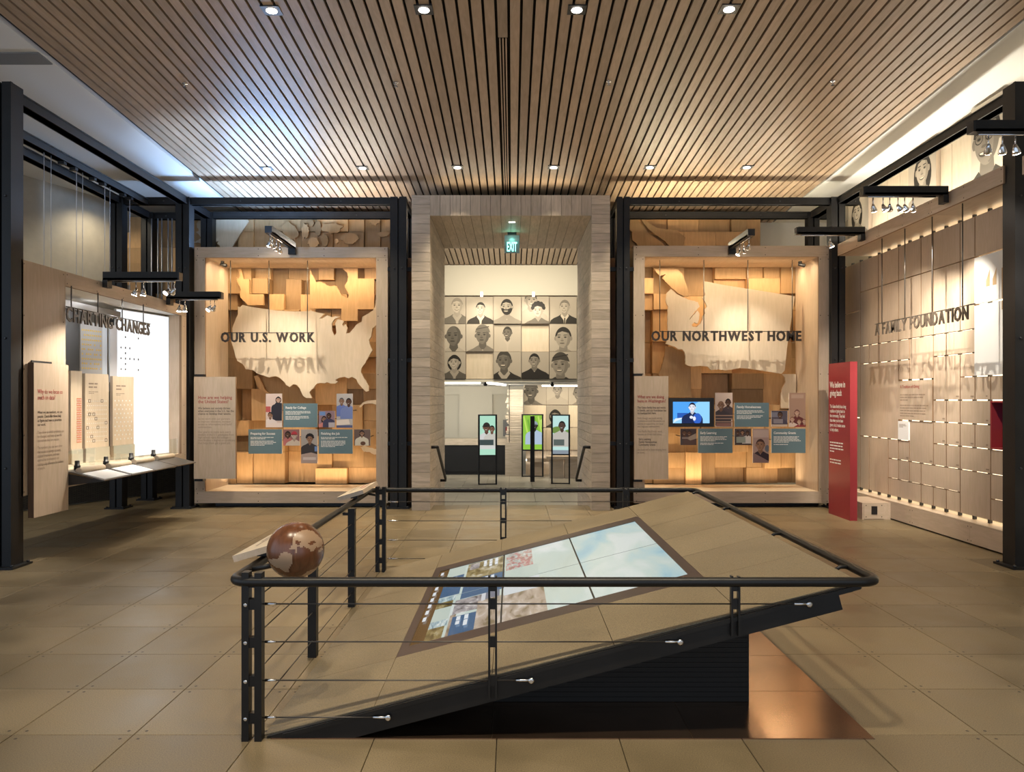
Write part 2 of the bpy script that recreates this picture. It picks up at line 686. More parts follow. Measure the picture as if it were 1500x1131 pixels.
def sepia(v):
    return v


def dk(c, f):
    return tuple(k * f for k in c) if isinstance(c, tuple) else c * f


def person(cx, cy, s, skin=.5, hair=.03, style='short', cloth=.15, collar=None, beard=None, smile=True, tie=None, turn=.12, specs=False):
    L = []
    rx = .76 * s
    if style == 'long':
        L.append((ell(cx, cy - .35 * s, 1.08 * s, 1.45 * s), hair))
    if style == 'bob':
        L.append((ell(cx, cy - .12 * s, 1.02 * s, 1.16 * s), hair))
    if style == 'curly':
        L += [(ell(cx + .8 * s * math.cos(a), cy + .42 * s + .75 * s * math.sin(a), .36 * s, .36 * s, 12), hair) for a in (0, .5, 1, 1.57, 2.1, 2.6, 3.14)]
    L.append(([(cx - .36 * s, cy - .5 * s), (cx + .36 * s, cy - .5 * s), (cx + .5 * s, cy - 1.6 * s), (cx - .5 * s, cy - 1.6 * s)], dk(skin, .68)))
    half = [(2.5, -5), (2.45, -2.7), (2.2, -2.1), (1.75, -1.78), (1.1, -1.5), (.5, -1.12)]
    L.append(([(cx - a * s, cy + b * s) for a, b in half] + [(cx, cy - 1.75 * s)] + [(cx + a * s, cy + b * s) for a, b in reversed(half)], cloth))
    if collar is not None:
        L.append(([(cx - .5 * s, cy - 1.1 * s), (cx - .68 * s, cy - 1.42 * s), (cx - .2 * s, cy - 2.1 * s), (cx, cy - 1.7 * s)], collar))
        L.append(([(cx + .5 * s, cy - 1.1 * s), (cx + .68 * s, cy - 1.42 * s), (cx + .2 * s, cy - 2.1 * s), (cx, cy - 1.7 * s)], collar))
        L.append(([(cx - .22 * s, cy - 1.9 * s), (cx, cy - 1.6 * s), (cx + .22 * s, cy - 1.9 * s), (cx, cy - 4 * s)], collar))
    if tie is not None:
        L.append(([(cx - .1 * s, cy - 1.75 * s), (cx + .1 * s, cy - 1.75 * s), (cx + .14 * s, cy - 3.4 * s), (cx - .14 * s, cy - 3.4 * s)], tie))
    for sg in (-1, 1):
        L.append((ell(cx + sg * .78 * s, cy - .05 * s, .13 * s, .22 * s, 10), dk(skin, .8)))
    head = []
    for i in range(26):
        a = 2 * math.pi * i / 26
        q = 1 - .16 * max(0, -math.sin(a)) ** 2
        head.append((cx + rx * math.cos(a) * q, cy + s * math.sin(a)))
    L.append((head, skin))
    sg = 1 if turn > 0 else -1
    L.append(([(cx + sg * rx * .97 * math.cos(a), cy + .97 * s * math.sin(a)) for a in [x * .157 - 1.4 for x in range(19)]] + [(cx + sg * rx * .55 * math.cos(a), cy + .9 * s * math.sin(a)) for a in [1.4 - x * .157 for x in range(19)]], dk(skin, .72)))
    fx = cx - turn * s
    if beard is not None:
        L.append(([(cx + 1.02 * rx * math.cos(a), cy + 1.05 * s * math.sin(a)) for a in [math.pi * (1.04 + .92 * i / 16) for i in range(17)]] + [(cx + .62 * rx, cy - .12 * s), (fx + .2 * s, cy - .30 * s), (fx - .2 * s, cy - .30 * s), (cx - .62 * rx, cy - .12 * s)], beard))
    if style in ('short', 'long', 'bob', 'curly'):
        top = 1.10
        hl = {'short': .52, 'long': .50, 'bob': .42, 'curly': .55}[style]
        L.append((ell(cx, cy + .02 * s, rx * 1.09, s * top, 18, 8, 172) + [(cx - rx * .92, cy + .15 * s), (cx - rx * .70, cy + hl * s), (fx, cy + (hl + .16) * s), (cx + rx * .70, cy + hl * s), (cx + rx * .92, cy + .15 * s)], hair))
    if style == 'wrap':
        L.append((ell(cx, cy + .05 * s, rx * 1.16, s * 1.2, 18, 12, 168) + [(cx - rx * .9, cy + .38 * s), (cx, cy + .52 * s), (cx + rx * .9, cy + .38 * s)], hair))
        L.append(([(cx - rx, cy + .62 * s), (cx + rx, cy + .95 * s), (cx + rx * .9, cy + 1.05 * s), (cx - rx, cy + .75 * s)], dk(hair, .5)))
    if style == 'cap':
        L.append((ell(cx, cy + .2 * s, rx * 1.12, s * 1.0, 18, 0, 180), hair))
        L.append((ell(fx, cy + .28 * s, rx * 1.2, .17 * s, 14), dk(hair, .6)))
    for q in (-1, 1):
        ex = fx + q * .32 * s
        L.append((ell(ex, cy + .10 * s, .17 * s, .10 * s, 10), dk(skin, .55)))
        L.append((ell(ex, cy + .07 * s, .10 * s, .055 * s, 8), .03))
        L.append(([(ex - .2 * s, cy + .26 * s), (ex + .2 * s, cy + .28 * s), (ex + .16 * s, cy + .34 * s), (ex - .16 * s, cy + .33 * s)], dk(hair if style not in ('cap', 'wrap') else .04, 1)))
        if specs:
            ring = ell(ex, cy + .07 * s, .25 * s, .2 * s, 12)
            inn = ell(ex, cy + .07 * s, .21 * s, .16 * s, 12)
            for i in range(12):
                L.append(([ring[i], ring[(i + 1) % 12], inn[(i + 1) % 12], inn[i]], .03))
    L.append(([(fx - .05 * s, cy + .05 * s), (fx + .04 * s, cy + .05 * s), (fx + .16 * s, cy - .24 * s), (fx - .16 * s, cy - .24 * s)], dk(skin, .84)))
    L.append((ell(fx, cy - .26 * s, .17 * s, .06 * s, 10), dk(skin, .55)))
    if smile:
        L.append((ell(fx, cy - .46 * s, .33 * s, .20 * s, 12, 180, 360), dk(skin, .35)))
        L.append((ell(fx, cy - .475 * s, .27 * s, .09 * s, 12, 180, 360), .75 if not isinstance(skin, tuple) else (.75, .72, .68)))
    else:
        L.append((ell(fx, cy - .52 * s, .26 * s, .07 * s, 12), dk(skin, .42)))
    return L


def rectp(a, b, c, d):
    return [(a, b), (c, b), (c, d), (a, d)]


def draw(mb, fr, w, h, shapes, emit=0, lift=.0015, step=.00012):
    for i, (poly, col) in enumerate(shapes):
        q = clip(list(poly), w, h)
        if len(q) >= 3:
            a = sum(q[j][0] * q[(j + 1) % len(q)][1] - q[(j + 1) % len(q)][0] * q[j][1] for j in range(len(q)))
            if a < 0:
                q.reverse()
            z = lift + i * step
            mb.poly([fr.p(x, y, z) for x, y in q], cm(col, emit))





# ================================================================== THE SETTING
# ---- floor: 0.61 m stone tiles; the 300 that show largest are parts
T = .61
FX0, FY0 = -1.906, 3.853
fl = thing('floor', 'sand coloured stone tile floor of the gallery', None, (0, 6, 0), kind='structure')
sub = MB().box(-10.5, 8, -3, 12.22, -.08, -.022, M_JOINT)
sub.box(-10.5, -1.53, 12.22, 14.3, -.08, -.022, M_JOINT)
sub.box(1.495, 8, 12.22, 14.3, -.08, -.022, M_JOINT)
sub.build('floor_bed', fl)
tiles = []
for i in range(-14, 17):
    for j in range(-12, 14):
        x0, y0 = FX0 + i * T, FY0 + j * T
        y1 = min(y0 + T, 12.22)
        if y1 - y0 < .02:
            continue
        xc, yc = x0 + T / 2, (y0 + y1) / 2
        vis = yc > 3.3 and abs(xc) < yc * .70 + .3
        under = -1.2 < xc - T / 2 and xc + T / 2 < 1.8 and y0 > 4.2 and y1 < 7.6
        tiles.append((0 if vis and not under else 1, yc, x0, y0, y1))
tiles.sort()
TM = {}
rest = MB()
for n, (k, yc, x0, y0, y1) in enumerate(tiles):
    d = round(y1 - y0, 3)
    g = .0018
    if k == 0 and n < 300:
        if d not in TM:
            b = MB()
            c = .0022
            b.add([(g, g, -.02), (T - g, g, -.02), (T - g, d - g, -.02), (g, d - g, -.02),
                   (g, g, -c), (T - g, g, -c), (T - g, d - g, -c), (g, d - g, -c),
                   (g + c, g + c, 0), (T - g - c, g + c, 0), (T - g - c, d - g - c, 0), (g + c, d - g - c, 0)],
                  [(0, 1, 5, 4), (1, 2, 6, 5), (2, 3, 7, 6), (3, 0, 4, 7), (4, 5, 9, 8), (5, 6, 10, 9), (6, 7, 11, 10), (7, 4, 8, 11), (8, 9, 10, 11)], M_FLOOR)
            # pedestal screws at the corners
            for sx in (.045, T - .045):
                for sy in (.045, d - .045):
                    b.add([(sx + .009 * math.cos(a), sy + .009 * math.sin(a), .0006) for a in [i * math.pi / 3 for i in range(6)]], [(0, 1, 2, 3, 4, 5)], M_SCREW)
            me = bpy.data.meshes.new('floor_tile')
            me.from_pydata(b.v, [], b.f)
            for m in b.mats:
                me.materials.append(m)
            me.polygons.foreach_set('material_index', b.m)
            me.update()
            TM[d] = me
        place(TM[d], 'floor_tile', fl, (x0, y0, 0))
    else:
        rest.box(x0 + g, x0 + T - g, y0 + g, y1 - g, -.02, 0, M_FLOOR)
for xa, xb in ((-10.5, -1.53), (1.495, 8.0)):
    rest.box(xa, xb, 12.223, 14.3, -.02, 0, M_FLOOR)
tag(rest.build('floor_tile_field', fl), kind='stuff')

# ---- steps down to the lobby and the lobby floor
LZ = -.60
st = thing('floor', 'stone steps going down from the portal to the lobby', None, (0, 12.8, LZ), kind='structure')
for i in range(4):
    boxpart('step', -1.25, 1.22, 12.22 + i * .33, 12.22 + (i + 1) * .33, LZ - .05, -.15 * (i + 1) + .0, M_LOBBYF, st)
lf = thing('floor', 'pale stone tile floor of the lobby beyond the portal', None, (0, 19, LZ), kind='structure')
MB().box(-6, 7, 13.54, 26, LZ - .08, LZ - .02, M_JOINT).build('floor_bed', lf)
lrest = MB()
for i in range(-7, 9):
    for j in range(21):
        x0, y0 = FX0 + i * T, 13.54 + j * T
        if -3.2 < x0 < 3.0 and y0 < 24.5:
            boxpart('floor_tile', x0 + .003, x0 + T - .003, y0 + .003, y0 + T - .003, LZ - .02, LZ, M_LOBBYF, lf)
        else:
            lrest.box(x0 + .003, x0 + T - .003, y0 + .003, y0 + T - .003, LZ - .02, LZ, M_LOBBYF)
tag(lrest.build('floor_tile_field', lf), kind='stuff')

# ---- ceiling: sloping slats under black felt, white side bays
ce = thing('ceiling', 'sloping ceiling of brown wooden slats with dark gaps', None, (0, 8, ceil_z(8)), kind='structure')
CY0, CY1 = -2.5, 17.85
PITCH, GAP = .1185, .0265


def sloped(mb, x0, x1, y0, y1, lo, hi, m):
    vs = [(x, y, ceil_z(y) + dz) for dz in (lo, hi) for y in (y0, y1) for x in (x0, x1)]
    mb.add(vs, [(0, 2, 3, 1), (4, 5, 7, 6), (0, 1, 5, 4), (2, 6, 7, 3), (0, 4, 6, 2), (1, 3, 7, 5)], m)
    return mb


sloped(MB(), -4.84, 4.84, CY0, CY1, .05, .08, M_FELT).build('felt_backing', ce)
sm = MB()
vs = [(x, y, ceil_z(y) - ceil_z(0) + dz) for dz in (0, .035) for y in (CY0, CY1) for x in (-(PITCH - GAP) / 2, (PITCH - GAP) / 2)]
SL = bpy.data.meshes.new('ceiling_slat')
SL.from_pydata(vs, [], [(0, 2, 3, 1), (4, 5, 7, 6), (0, 1, 5, 4), (2, 6, 7, 3), (0, 4, 6, 2), (1, 3, 7, 5)])
SL.materials.append(M_SLAT)
SL.update()
xg = -1.5715 - 28 * PITCH
while xg < 4.80:
    xc = xg + PITCH / 2
    if -4.83 < xc - .046 and xc + .046 < 4.85:
        if abs(xc + .09) < PITCH / 2:
            sloped(MB(), xc - .046, xc + .046, CY0, 7.55, 0, .035, M_SLAT).build('ceiling_slat', ce)
            for k in (-1, 0, 1):
                sloped(MB(), xc + k * .031 - .007, xc + k * .031 + .007, 7.58, 15.6, .005, .03, M_SLAT).build('diffuser_blade', ce)
            sloped(MB(), xc - .046, xc + .046, 15.62, CY1, 0, .035, M_SLAT).build('ceiling_slat', ce)
        else:
            place(SL, 'ceiling_slat', ce, (xc, 0, ceil_z(0)))
    xg += PITCH
for sd, xa, xb in (('left', -11, -4.84), ('right', 4.85, 8.5)):
    w = MB()
    sloped(w, xa, xb, CY0, CY1, 0, .1, M_WHITE)
    tag(w.build('ceiling'), 'smooth white painted ceiling strip along the %s wall' % ('grille' if sd == 'left' else 'portrait'), kind='structure')
dif = MB()
sloped(dif, -6.8, -4.85, 7.84, 8.08, -.014, -.001, M_GREY)
tag(dif.build('air_diffuser'), 'long grey air diffuser set in the white ceiling', 'vent')

# ---- downlights
for (x, y) in [(398, 15), (621, 14), (845, 14), (1068, 13)] + [(391, 247), (531, 246), (670, 245), (811, 245), (952, 245), (1094, 245)]:
    Y = F * 3.9 / (634 - y)
    X = (x - CX) * Y / F
    z = ceil_z(Y)
    d = thing('recessed_downlight', 'square black recessed downlight among the ceiling slats, in the row %s' % ('over the touch table' if y < 100 else 'before the steel frames'), 'downlight', (X, Y, z - .01), 'ceiling downlights')
    hb = MB()
    hb.box(X - .085, X + .085, Y - .085, Y + .085, z - .006, z + .02, M_BLACK)
    hb.build('housing', d)
    MB().lathe((X, Y, z - .004), (0, 0, -1), [(0, .05), (.006, .05), (.010, .044)], M_DLENS, 16).build('lens', d)
for X, Y, e in [((x - CX) / F * (F * 3.9 / (634 - y)), F * 3.9 / (634 - y), 1) for x, y in [(398, 15), (621, 14), (845, 14), (1068, 13), (391, 247), (531, 246), (670, 245), (811, 245), (952, 245), (1094, 245)]] + [(x, 2.75, 1) for x in (-2.24, -.8, .6, 2.04)] + [(x, -1.2, 1) for x in (-2.24, -.8, .6, 2.04)]:
    light('SPOT', 'downlight', (X, Y, ceil_z(Y) - .03), 215, (1, .86, .64), (X, Y, 0), spot_size=math.radians(72 if Y > 10 else 80), spot_blend=1.0, shadow_soft_size=.06)
for x, y in [(271, 122), (580, 121), (892, 119), (1220, 119)]:
    Y = F * 3.9 / (634 - y)
    X = (x - CX) * Y / F
    s = MB()
    s.lathe((X, Y, ceil_z(Y)), (0, 0, -1), [(0, .03), (.008, .03), (.01, .01), (.04, .01), (.042, .022), (.046, .022)], M_CHROME, 10)
    tag(s.build('sprinkler'), 'small chrome fire sprinkler poking through the ceiling slats', 'sprinkler', 'ceiling sprinklers')

# ---- walls
wl = MB()
wl.prism([(-10.6, 5.26, 0), (-6.0, 14.34, 0), (-6.0, 14.34, 5.4), (-10.6, 5.26, 5.4)], (-.1, .05, 0), M_BEIGE)
tag(wl.build('wall_left'), 'beige plaster wall behind the left steel frame', kind='structure')
lg = MB()
lg.prism([(-10.56, 5.26, 3.55), (-5.98, 14.30, 3.55), (-5.98, 14.30, 3.63), (-10.56, 5.26, 3.63)], (.10, -.05, 0), M_GREY)
tag(lg.build('trim_1'), 'narrow grey ledge running along the beige wall', kind='structure')
ax = Vector((1.11, 2.19, 0)).normalized()
gr = MB()
a, b = Vector((-8.6, 9.21, .02)), Vector((-6.10, 14.14, .02))
nn = Vector((ax.y, -ax.x, 0))
gr.prism([a + nn * .05, b + nn * .05, b + nn * .05 + Vector((0, 0, .42)), a + nn * .05 + Vector((0, 0, .42))], -nn * .045, M_WEAVE)
tag(gr.build('floor_grille'), 'dark woven grille low on the beige wall', 'grille')

wb = MB()
wb.box(-7.0, -1.56, 14.20, 14.3, -.6, 5.2, M_BEIGE)
wb.box(1.52, 8.0, 14.20, 14.3, -.6, 5.2, M_WHITE)
tag(wb.build('wall_back'), 'plain wall closing the bays behind the display cases', kind='structure')
wr = MB().box(6.15, 6.25, -3, 18, 0, 5.6, M_CREAM)
tag(wr.build('wall_right'), 'cream wall behind the portrait boards on the right', kind='structure')
# brown panels between steel columns and portal
for x0, x1 in ((-1.90, -1.53), (1.50, 1.90)):
    MBp = MB().box(x0, x1, 12.62, 12.66, 0, 4.02, M_BROWN)
    tag(MBp.build('wall_panel'), 'brown wooden filler panel beside the %s portal jamb' % ('map' if x0 < 0 else 'northwest'), 'panel')

# ---- portal clad in oak planks
PX0, PX1, PI0, PI1 = -1.524, 1.488, -1.245, 1.21
PY0, PY1, PZ, PZI = 11.62, 14.15, 4.79, 4.48
po = thing('door_1', 'deep portal clad in pale oak planks', None, (0, 12.8, 0), kind='structure')
core = MB()
core.box(PX0 + .02, PI0 - .02, PY0 + .03, PY1, 0, PZI, M_JOINT)
core.box(PI1 + .02, PX1 - .02, PY0 + .03, PY1, 0, PZI, M_JOINT)
core.box(PX0 + .02, PX1 - .02, PY0 + .03, PY1, PZI + .02, PZ - .005, M_JOINT)
core.box(PI0 - .02, PI1 + .02, PY1 - .02, PY1, -.6, -.58, M_JOINT)
core.build('portal_core', po)
ph = .1452
g = .0025
for k in range(33):
    z0, z1 = k * ph + g, (k + 1) * ph - g
    if z0 < PZ - .01:
        z1 = min(z1, PZ)
        boxpart('oak_plank', PX0, PI0 - .0, PY0, PY0 + .03, z0, z1, M_OAKX, po)
        boxpart('oak_plank', PI1, PX1, PY0, PY0 + .03, z0, z1, M_OAKX, po)
        boxpart('oak_plank', PX0, PX0 + .02, PY0 + .032, PY1, z0, z1, M_OAKY, po)
        boxpart('oak_plank', PX1 - .02, PX1, PY0 + .032, PY1, z0, z1, M_OAKY, po)
    if z0 < PZI - .01:
        z1 = min(z1, PZI)
        boxpart('oak_plank', PI0 - .02, PI0, PY0 + .032, PY1, z0, z1, M_OAKY, po)
        boxpart('oak_plank', PI1, PI1 + .02, PY0 + .032, PY1, z0, z1, M_OAKY, po)
pw = (PI1 - PI0) / 16
for k in range(16):
    x0, x1 = PI0 + k * pw + g, PI0 + (k + 1) * pw - g
    boxpart('oak_plank', x0, x1, PY0, PY0 + .03, PZI, PZ, M_OAKZ, po)
    boxpart('oak_plank', x0, x1, PY0 + .032, PY1, PZI, PZI + .02, M_OAKY, po)
for x0, x1 in ((PI0 - .02, PI0), (PI1, PI1 + .02)):
    boxpart('stair_skirt', x0, x1, 12.22, PY1, LZ, 0, M_OAKY, po)
# handrails on the portal reveals
for sx, x in ((1, PI0), (-1, PI1)):
    X = x + sx * .09
    r = MB()
    p0, p1 = (X, 11.86, .95), (X, 13.26, .33)
    r.tube([(x, 11.80, .95), (X, 11.80, .955), p0, p1, (X, 13.30, .28), (x, 13.30, .28)], .024, M_STEEL, 10)
    tag(r.build('stair_handrail'), 'short black sloping handrail on the %s reveal of the portal' % ('warm lit' if sx > 0 else 'grey lit'), 'handrail')
# exit sign
ex = thing('exit_sign', 'hanging glass sign reading EXIT in green letters', 'sign', (0, 12.8, 4.1))
b = MB()
b.box(-.075, .075, 12.77, 12.83, 4.44, 4.478, M_BLACK)
b.build('mount', ex)
fr = frB(-.125, 4.135, 12.8)
b = MB()
board(b, fr, 0, .25, 0, .30, .012, mat('exit_glass', (.30, .36, .36), .12, spec=.8))
b.build('glass_plate', ex)
b = MB()
fit_text(b, fr, 'EXIT', .042, .208, .03, .155, mat('exit_green', (.2, 1, .8), .5, emit=2.4, ecol=(.22, 1, .80)), bold=.012)
b.build('lettering', ex)
b = MB()
board(b, fr, .0, .25, .215, .30, .002, mat('exit_cap', (.35, .36, .37), .3, metal=.4), lift=.002)
b.build('cap', ex)
light('POINT', 'exit_glow', (0, 12.70, 4.36), .35, (.3, 1, .8), shadow_soft_size=.05)
sl = MB().box(-.05, .05, 12.02, 12.07, 4.472, 4.479, M_LED)
tag(sl.build('soffit_light'), 'tiny bright light slot in the portal soffit', 'light')

# ================================================================== LOBBY BEYOND THE PORTAL
LY = 17.8
w = MB()
w.box(-6, 7, LY + .06, LY + .2, 2.10, 5.2, M_CREAM)
tag(w.build('wall_lobby'), 'cream upper wall of the lobby above the reception desk', kind='structure')
tag(MB().box(-6, 7, LY - .02, LY + .058, 2.09, 2.150, M_CREAM).build('trim_2'), 'cream lip under the lobby portraits', kind='structure')
tag(MB().box(-6, 7, LY - .06, LY + .058, 4.10, 4.80, M_CREAM).build('trim_3'), 'plain cream band above the lobby portraits', kind='structure')
w = MB().box(-6, 7, LY + .2, 25.5, 2.12, 2.2, M_WHITE)
tag(w.build('ceiling'), 'low white ceiling over the reception desk', kind='structure')
w = MB()
wx = [-6, W(652, 0, 25)[0], W(672.5, 0, 25)[0], W(721, 0, 25)[0], W(745, 0, 25)[0], .6]
zt = W(0, 578, 25)[2]
w.box(wx[0], wx[1] - .3, 25, 25.2, LZ, 2.2, M_CREAM)
w.box(wx[1] - .3, wx[2], 25.15, 25.2, LZ, zt, M_CREAM)
w.box(wx[1] - .3, wx[2], 25, 25.2, zt, 2.2, M_CREAM)
w.box(wx[2], wx[3], 25, 25.2, LZ, 2.2, M_CREAM)
w.box(wx[3], wx[4], 25.15, 25.2, LZ, zt, M_CREAM)
w.box(wx[3], wx[4], 25, 25.2, zt, 2.2, M_CREAM)
w.box(wx[4], wx[5], 25, 25.2, LZ, 2.2, M_CREAM)
tag(w.build('wall_reception'), 'cream wall with two shallow niches behind the reception desk', kind='structure')
w = MB().box(.42, 7, 23.36, 23.46, LZ, 2.12, M_OAKZ)
tag(w.build('wall_panelled'), 'plywood wall behind the lobby benches', kind='structure')

GREYS = dict(bg=.50)


def portrait_panel(name, label, x0, x1, y0, y1, Y, shapes, proud=0.0, group=None, bgc=None, cat='portrait'):
    """square plywood panel printed with a portrait, facing the camera"""
    a = W(x0, y1, Y)
    b = W(x1, y0, Y)
    w_, h_ = b[0] - a[0], b[2] - a[2]
    t = thing(name, label, cat, ((a[0] + b[0]) / 2, Y, a[2]), group)
    fr = frB(a[0] + .004, a[2] + .004, Y - proud)
    mb = MB()
    board(mb, fr, 0, w_ - .008, 0, h_ - .008, .03 + proud, M_PALE, M_EDGE)
    mb.build('board', t)
    if shapes:
        mb = MB()
        draw(mb, fr, w_ - .008, h_ - .008, [([(p[0] * h_, p[1] * h_) for p in poly], c) for poly, c in shapes])
        mb.build('print', t)
    return t


def bgp(v):
    return [(rectp(0, 0, 3, 1), v)]


BG = .47
rows = [(435, 475), (475, 515.3), (515.3, 555.3)]
cols = [(642.4, 682.6), (682.7, 723), (723, 763.6), (764, 804.2), (804.4, 844.6)]
faces = {
    (0, 0): ('pale haired person in a hooded sweatshirt', bgp(BG) + person(.68, .66, .26, .55, .30, 'short', .16, collar=.42, turn=.05), .0),
    (0, 1): ('dark haired boy in a dark sweater with white collar', bgp(BG) + person(.53, .56, .21, .52, .04, 'short', .045, collar=.62), .0),
    (0, 2): ('bearded man in a patterned shirt', bgp(BG) + person(.48, .60, .27, .45, .03, 'short', .30, beard=.03), .04),
    (0, 3): ('man holding a dark haired child against his chest', bgp(BG) + person(.33, .86, .27, .42, .08, 'short', .42, turn=-.1) + person(.60, .48, .23, .48, .03, 'curly', .16, smile=False), .04),
    (0, 4): ('grey haired man in a dark suit and tie', bgp(BG) + person(.56, .62, .23, .50, .22, 'short', .035, collar=.64, tie=.07), .0),
    (1, 0): ('bald man with a dark face', bgp(.46) + person(.55, .56, .36, .13, .02, 'bald', .40, smile=False), .0),
    (1, 1): ('stern woman in a headscarf and patterned dress', bgp(.46) + person(.60, .58, .32, .17, .16, 'wrap', .20, smile=False), .02),
    (1, 2): ('slim man in a white shirt, small on a pale board', bgp(.46) + person(.50, .68, .20, .16, .05, 'short', .46, collar=.5, turn=.2), -.02),
    (1, 4): ('young girl with short dark hair', bgp(.46) + person(.50, .48, .36, .34, .03, 'short', .30, smile=False), .04),
    (2, 0): ('woman with a dark bob and a collared jacket', bgp(.40) + person(.58, .60, .25, .40, .02, 'bob', .10, collar=.34), .0),
    (2, 2): ('smiling man in a dark suit jacket', bgp(.40) + person(.38, .66, .33, .14, .05, 'short', .03, collar=.38), .02),
    (2, 3): ('laughing boy in a dark shirt', bgp(.40) + person(.46, .66, .24, .24, .02, 'short', .025), .02),
    (2, 4): ('elderly woman with a striped headwrap', bgp(.40) + person(.40, .50, .38, .26, .06, 'wrap', .04), .05),
}
for r in range(3):
    for c in range(5):
        x0, x1 = cols[c]
        y0, y1 = rows[r]
        if (r, c) in faces:
            nm, sh, pr = faces[(r, c)]
            portrait_panel('portrait', 'square sepia portrait of a ' + nm, x0, x1, y0, y1, LY, sh, .05 + pr, 'lobby portrait panels')
        else:
            portrait_panel('plywood_square', 'blank square plywood panel %s' % ('below the father and child portrait' if r == 1 else 'beside the smiling man in a suit'), x0, x1, y0, y1, LY, None, .0, 'lobby portrait panels', cat='panel')
# lower portraits on the far wall
BY = 23.34
low = [((767, 800), (560, 593), 'young man in a skull cap', bgp(.42) + person(.33, .60, .36, .13, .10, 'wrap', .16)),
       ((800, 832.5), (560, 593), 'grinning short haired boy', bgp(.44) + person(.50, .64, .24, .32, .08, 'short', .40)),
       ((832.5, 865), (560, 593), 'person turned aside', bgp(.42) + person(.50, .50, .34, .20, .12, 'short', .24, turn=.2)),
       ((800, 832.5), (593.5, 626), 'dark haired person seen above a kiosk', bgp(.34) + person(.40, .50, .27, .20, .02, 'bob', .06))]
for (x0, x1), (y0, y1), nm, sh in low:
    portrait_panel('portrait', 'sepia portrait of a %s on the far wall' % nm, x0, x1, y0, y1, BY, sh, .02, 'far wall portrait panels')
for x0, x1, y0, y1, nm in ((767, 800, 593.5, 626, 'below the skull cap portrait'), (832.5, 865, 593.5, 626, 'below the portrait of a person turned aside'), (767, 800, 626.5, 659, 'behind the green leaf kiosk'), (800, 832.5, 626.5, 659, 'behind the blue sky kiosk'), (832.5, 865, 626.5, 659, 'above the thick wooden bench')):
    portrait_panel('plywood_square', 'blank plywood panel on the far lobby wall ' + nm, x0, x1, y0, y1, BY, None, .01, 'far wall blank panels', cat='panel')
# light strips and small spots
for x0, x1, y, Y in ((648, 704, 557.2, 18.3),):
    a, b = W(x0, y, Y), W(x1, y, Y)
    s = MB().box(a[0], b[0], Y - .05, Y + .05, 2.065, 2.115, M_LED)
    tag(s.build('strip_light'), 'bright level strip light under the lobby soffit', 'light')
s = MB()
s.prism([(-.66, 18.6, 2.07), (-.58, 18.6, 2.07), (-.16, 21.6, 2.07), (-.24, 21.6, 2.07)], (0, 0, .045), M_LED)
tag(s.build('strip_light'), 'bright slanting strip light on the low lobby ceiling', 'light')
s = MB().box(.9, 2.6, 22.9, 23.0, 2.07, 2.115, M_LED)
tag(s.build('strip_light'), 'strip light above the far wall portraits', 'light')
for x, Y, zz, nm in ((711, 18.4, 2.07, 'slanting strip light'), (809, 19.2, 2.07, 'far wall portraits')):
    X = (x - CX) * Y / F
    c = MB()
    c.lathe((X, Y, 2.12), (0, 0, -1), [(0, .03), (.05, .03), (.051, .05), (.09, .05), (.11, .03)], M_BLACK, 10)
    tag(c.build('ceiling_camera'), 'small black dome camera by the ' + nm, 'camera')
for x in (705.5, 781.5):
    X = (x - CX) * 17.3 / F
    t = thing('wall_washer', 'slim white pendant spot over the top row of portraits', 'lamp', (X, 17.3, 4.0), 'portrait wall washers')
    MB().tube([(X, 17.3, 4.1), (X, 17.72, 4.1)], .008, M_BLACK, 6).build('stem', t)
    MB().lathe((X, 17.3, 4.12), (0, 0, -1), [(0, .025), (.10, .03), (.11, .025)], M_LED, 10).build('head', t)
    light('SPOT', 'washer_spot', (X, 17.20, 3.99), 15, (1, .92, .76), (X, 17.8, 2.9), spot_size=math.radians(135), spot_blend=1.0, shadow_soft_size=.05)
# reception desk
DYF = 23.2
a = W(640, 0, DYF)[0]
b_ = W(752.5, 0, DYF)[0]
c_ = W(763.5, 0, DYF)[0]
dk_ = thing('reception_desk', 'long reception desk with pale wooden top and black front', 'desk', (-1, 23.6, LZ))
ztop = W(0, 644, DYF)[2]
zun = W(0, 652, DYF)[2]
boxpart('top', a - 1, c_, DYF - .03, 24.1, zun, ztop, M_OAKX, dk_)
boxpart('front', a - 1, b_, DYF, DYF + .05, LZ + .1, zun, M_BLACK, dk_)
boxpart('plinth', a - 1, b_, DYF + .03, DYF + .08, LZ, LZ + .1, M_BLACK, dk_)
boxpart('end_panel', b_, c_, DYF - .02, 24.1, LZ + .02, zun, M_OAKY, dk_)
# benches
for nm, x0, x1, Y, y0, y1 in (('low pale bench with a glowing edge along the far wall', 772, 852, 22.9, 671, 676), ('thick wooden bench standing before the far wall', 800, 852, 22.3, 668, 672)):
    A, B = W(x0, y1, Y), W(x1, y0, Y)
    t = thing('bench', nm, 'bench', ((A[0] + B[0]) / 2, Y, LZ))
    boxpart('seat', A[0], B[0], Y - .2, Y + .2, A[2], B[2], M_PLYX, t)
    boxpart('support', A[0] + .1, A[0] + .5, Y - .12, Y + .18, LZ, A[2], M_PLYX, t)
    boxpart('support', B[0] - .5, B[0] - .1, Y - .12, Y + .18, LZ, A[2], M_PLYX, t)
s = MB().box(.42, 2.3, 23.28, 23.33, LZ + .42, LZ + .46, M_LED)
tag(s.build('strip_light'), 'warm strip light low on the wall behind the benches', 'light')
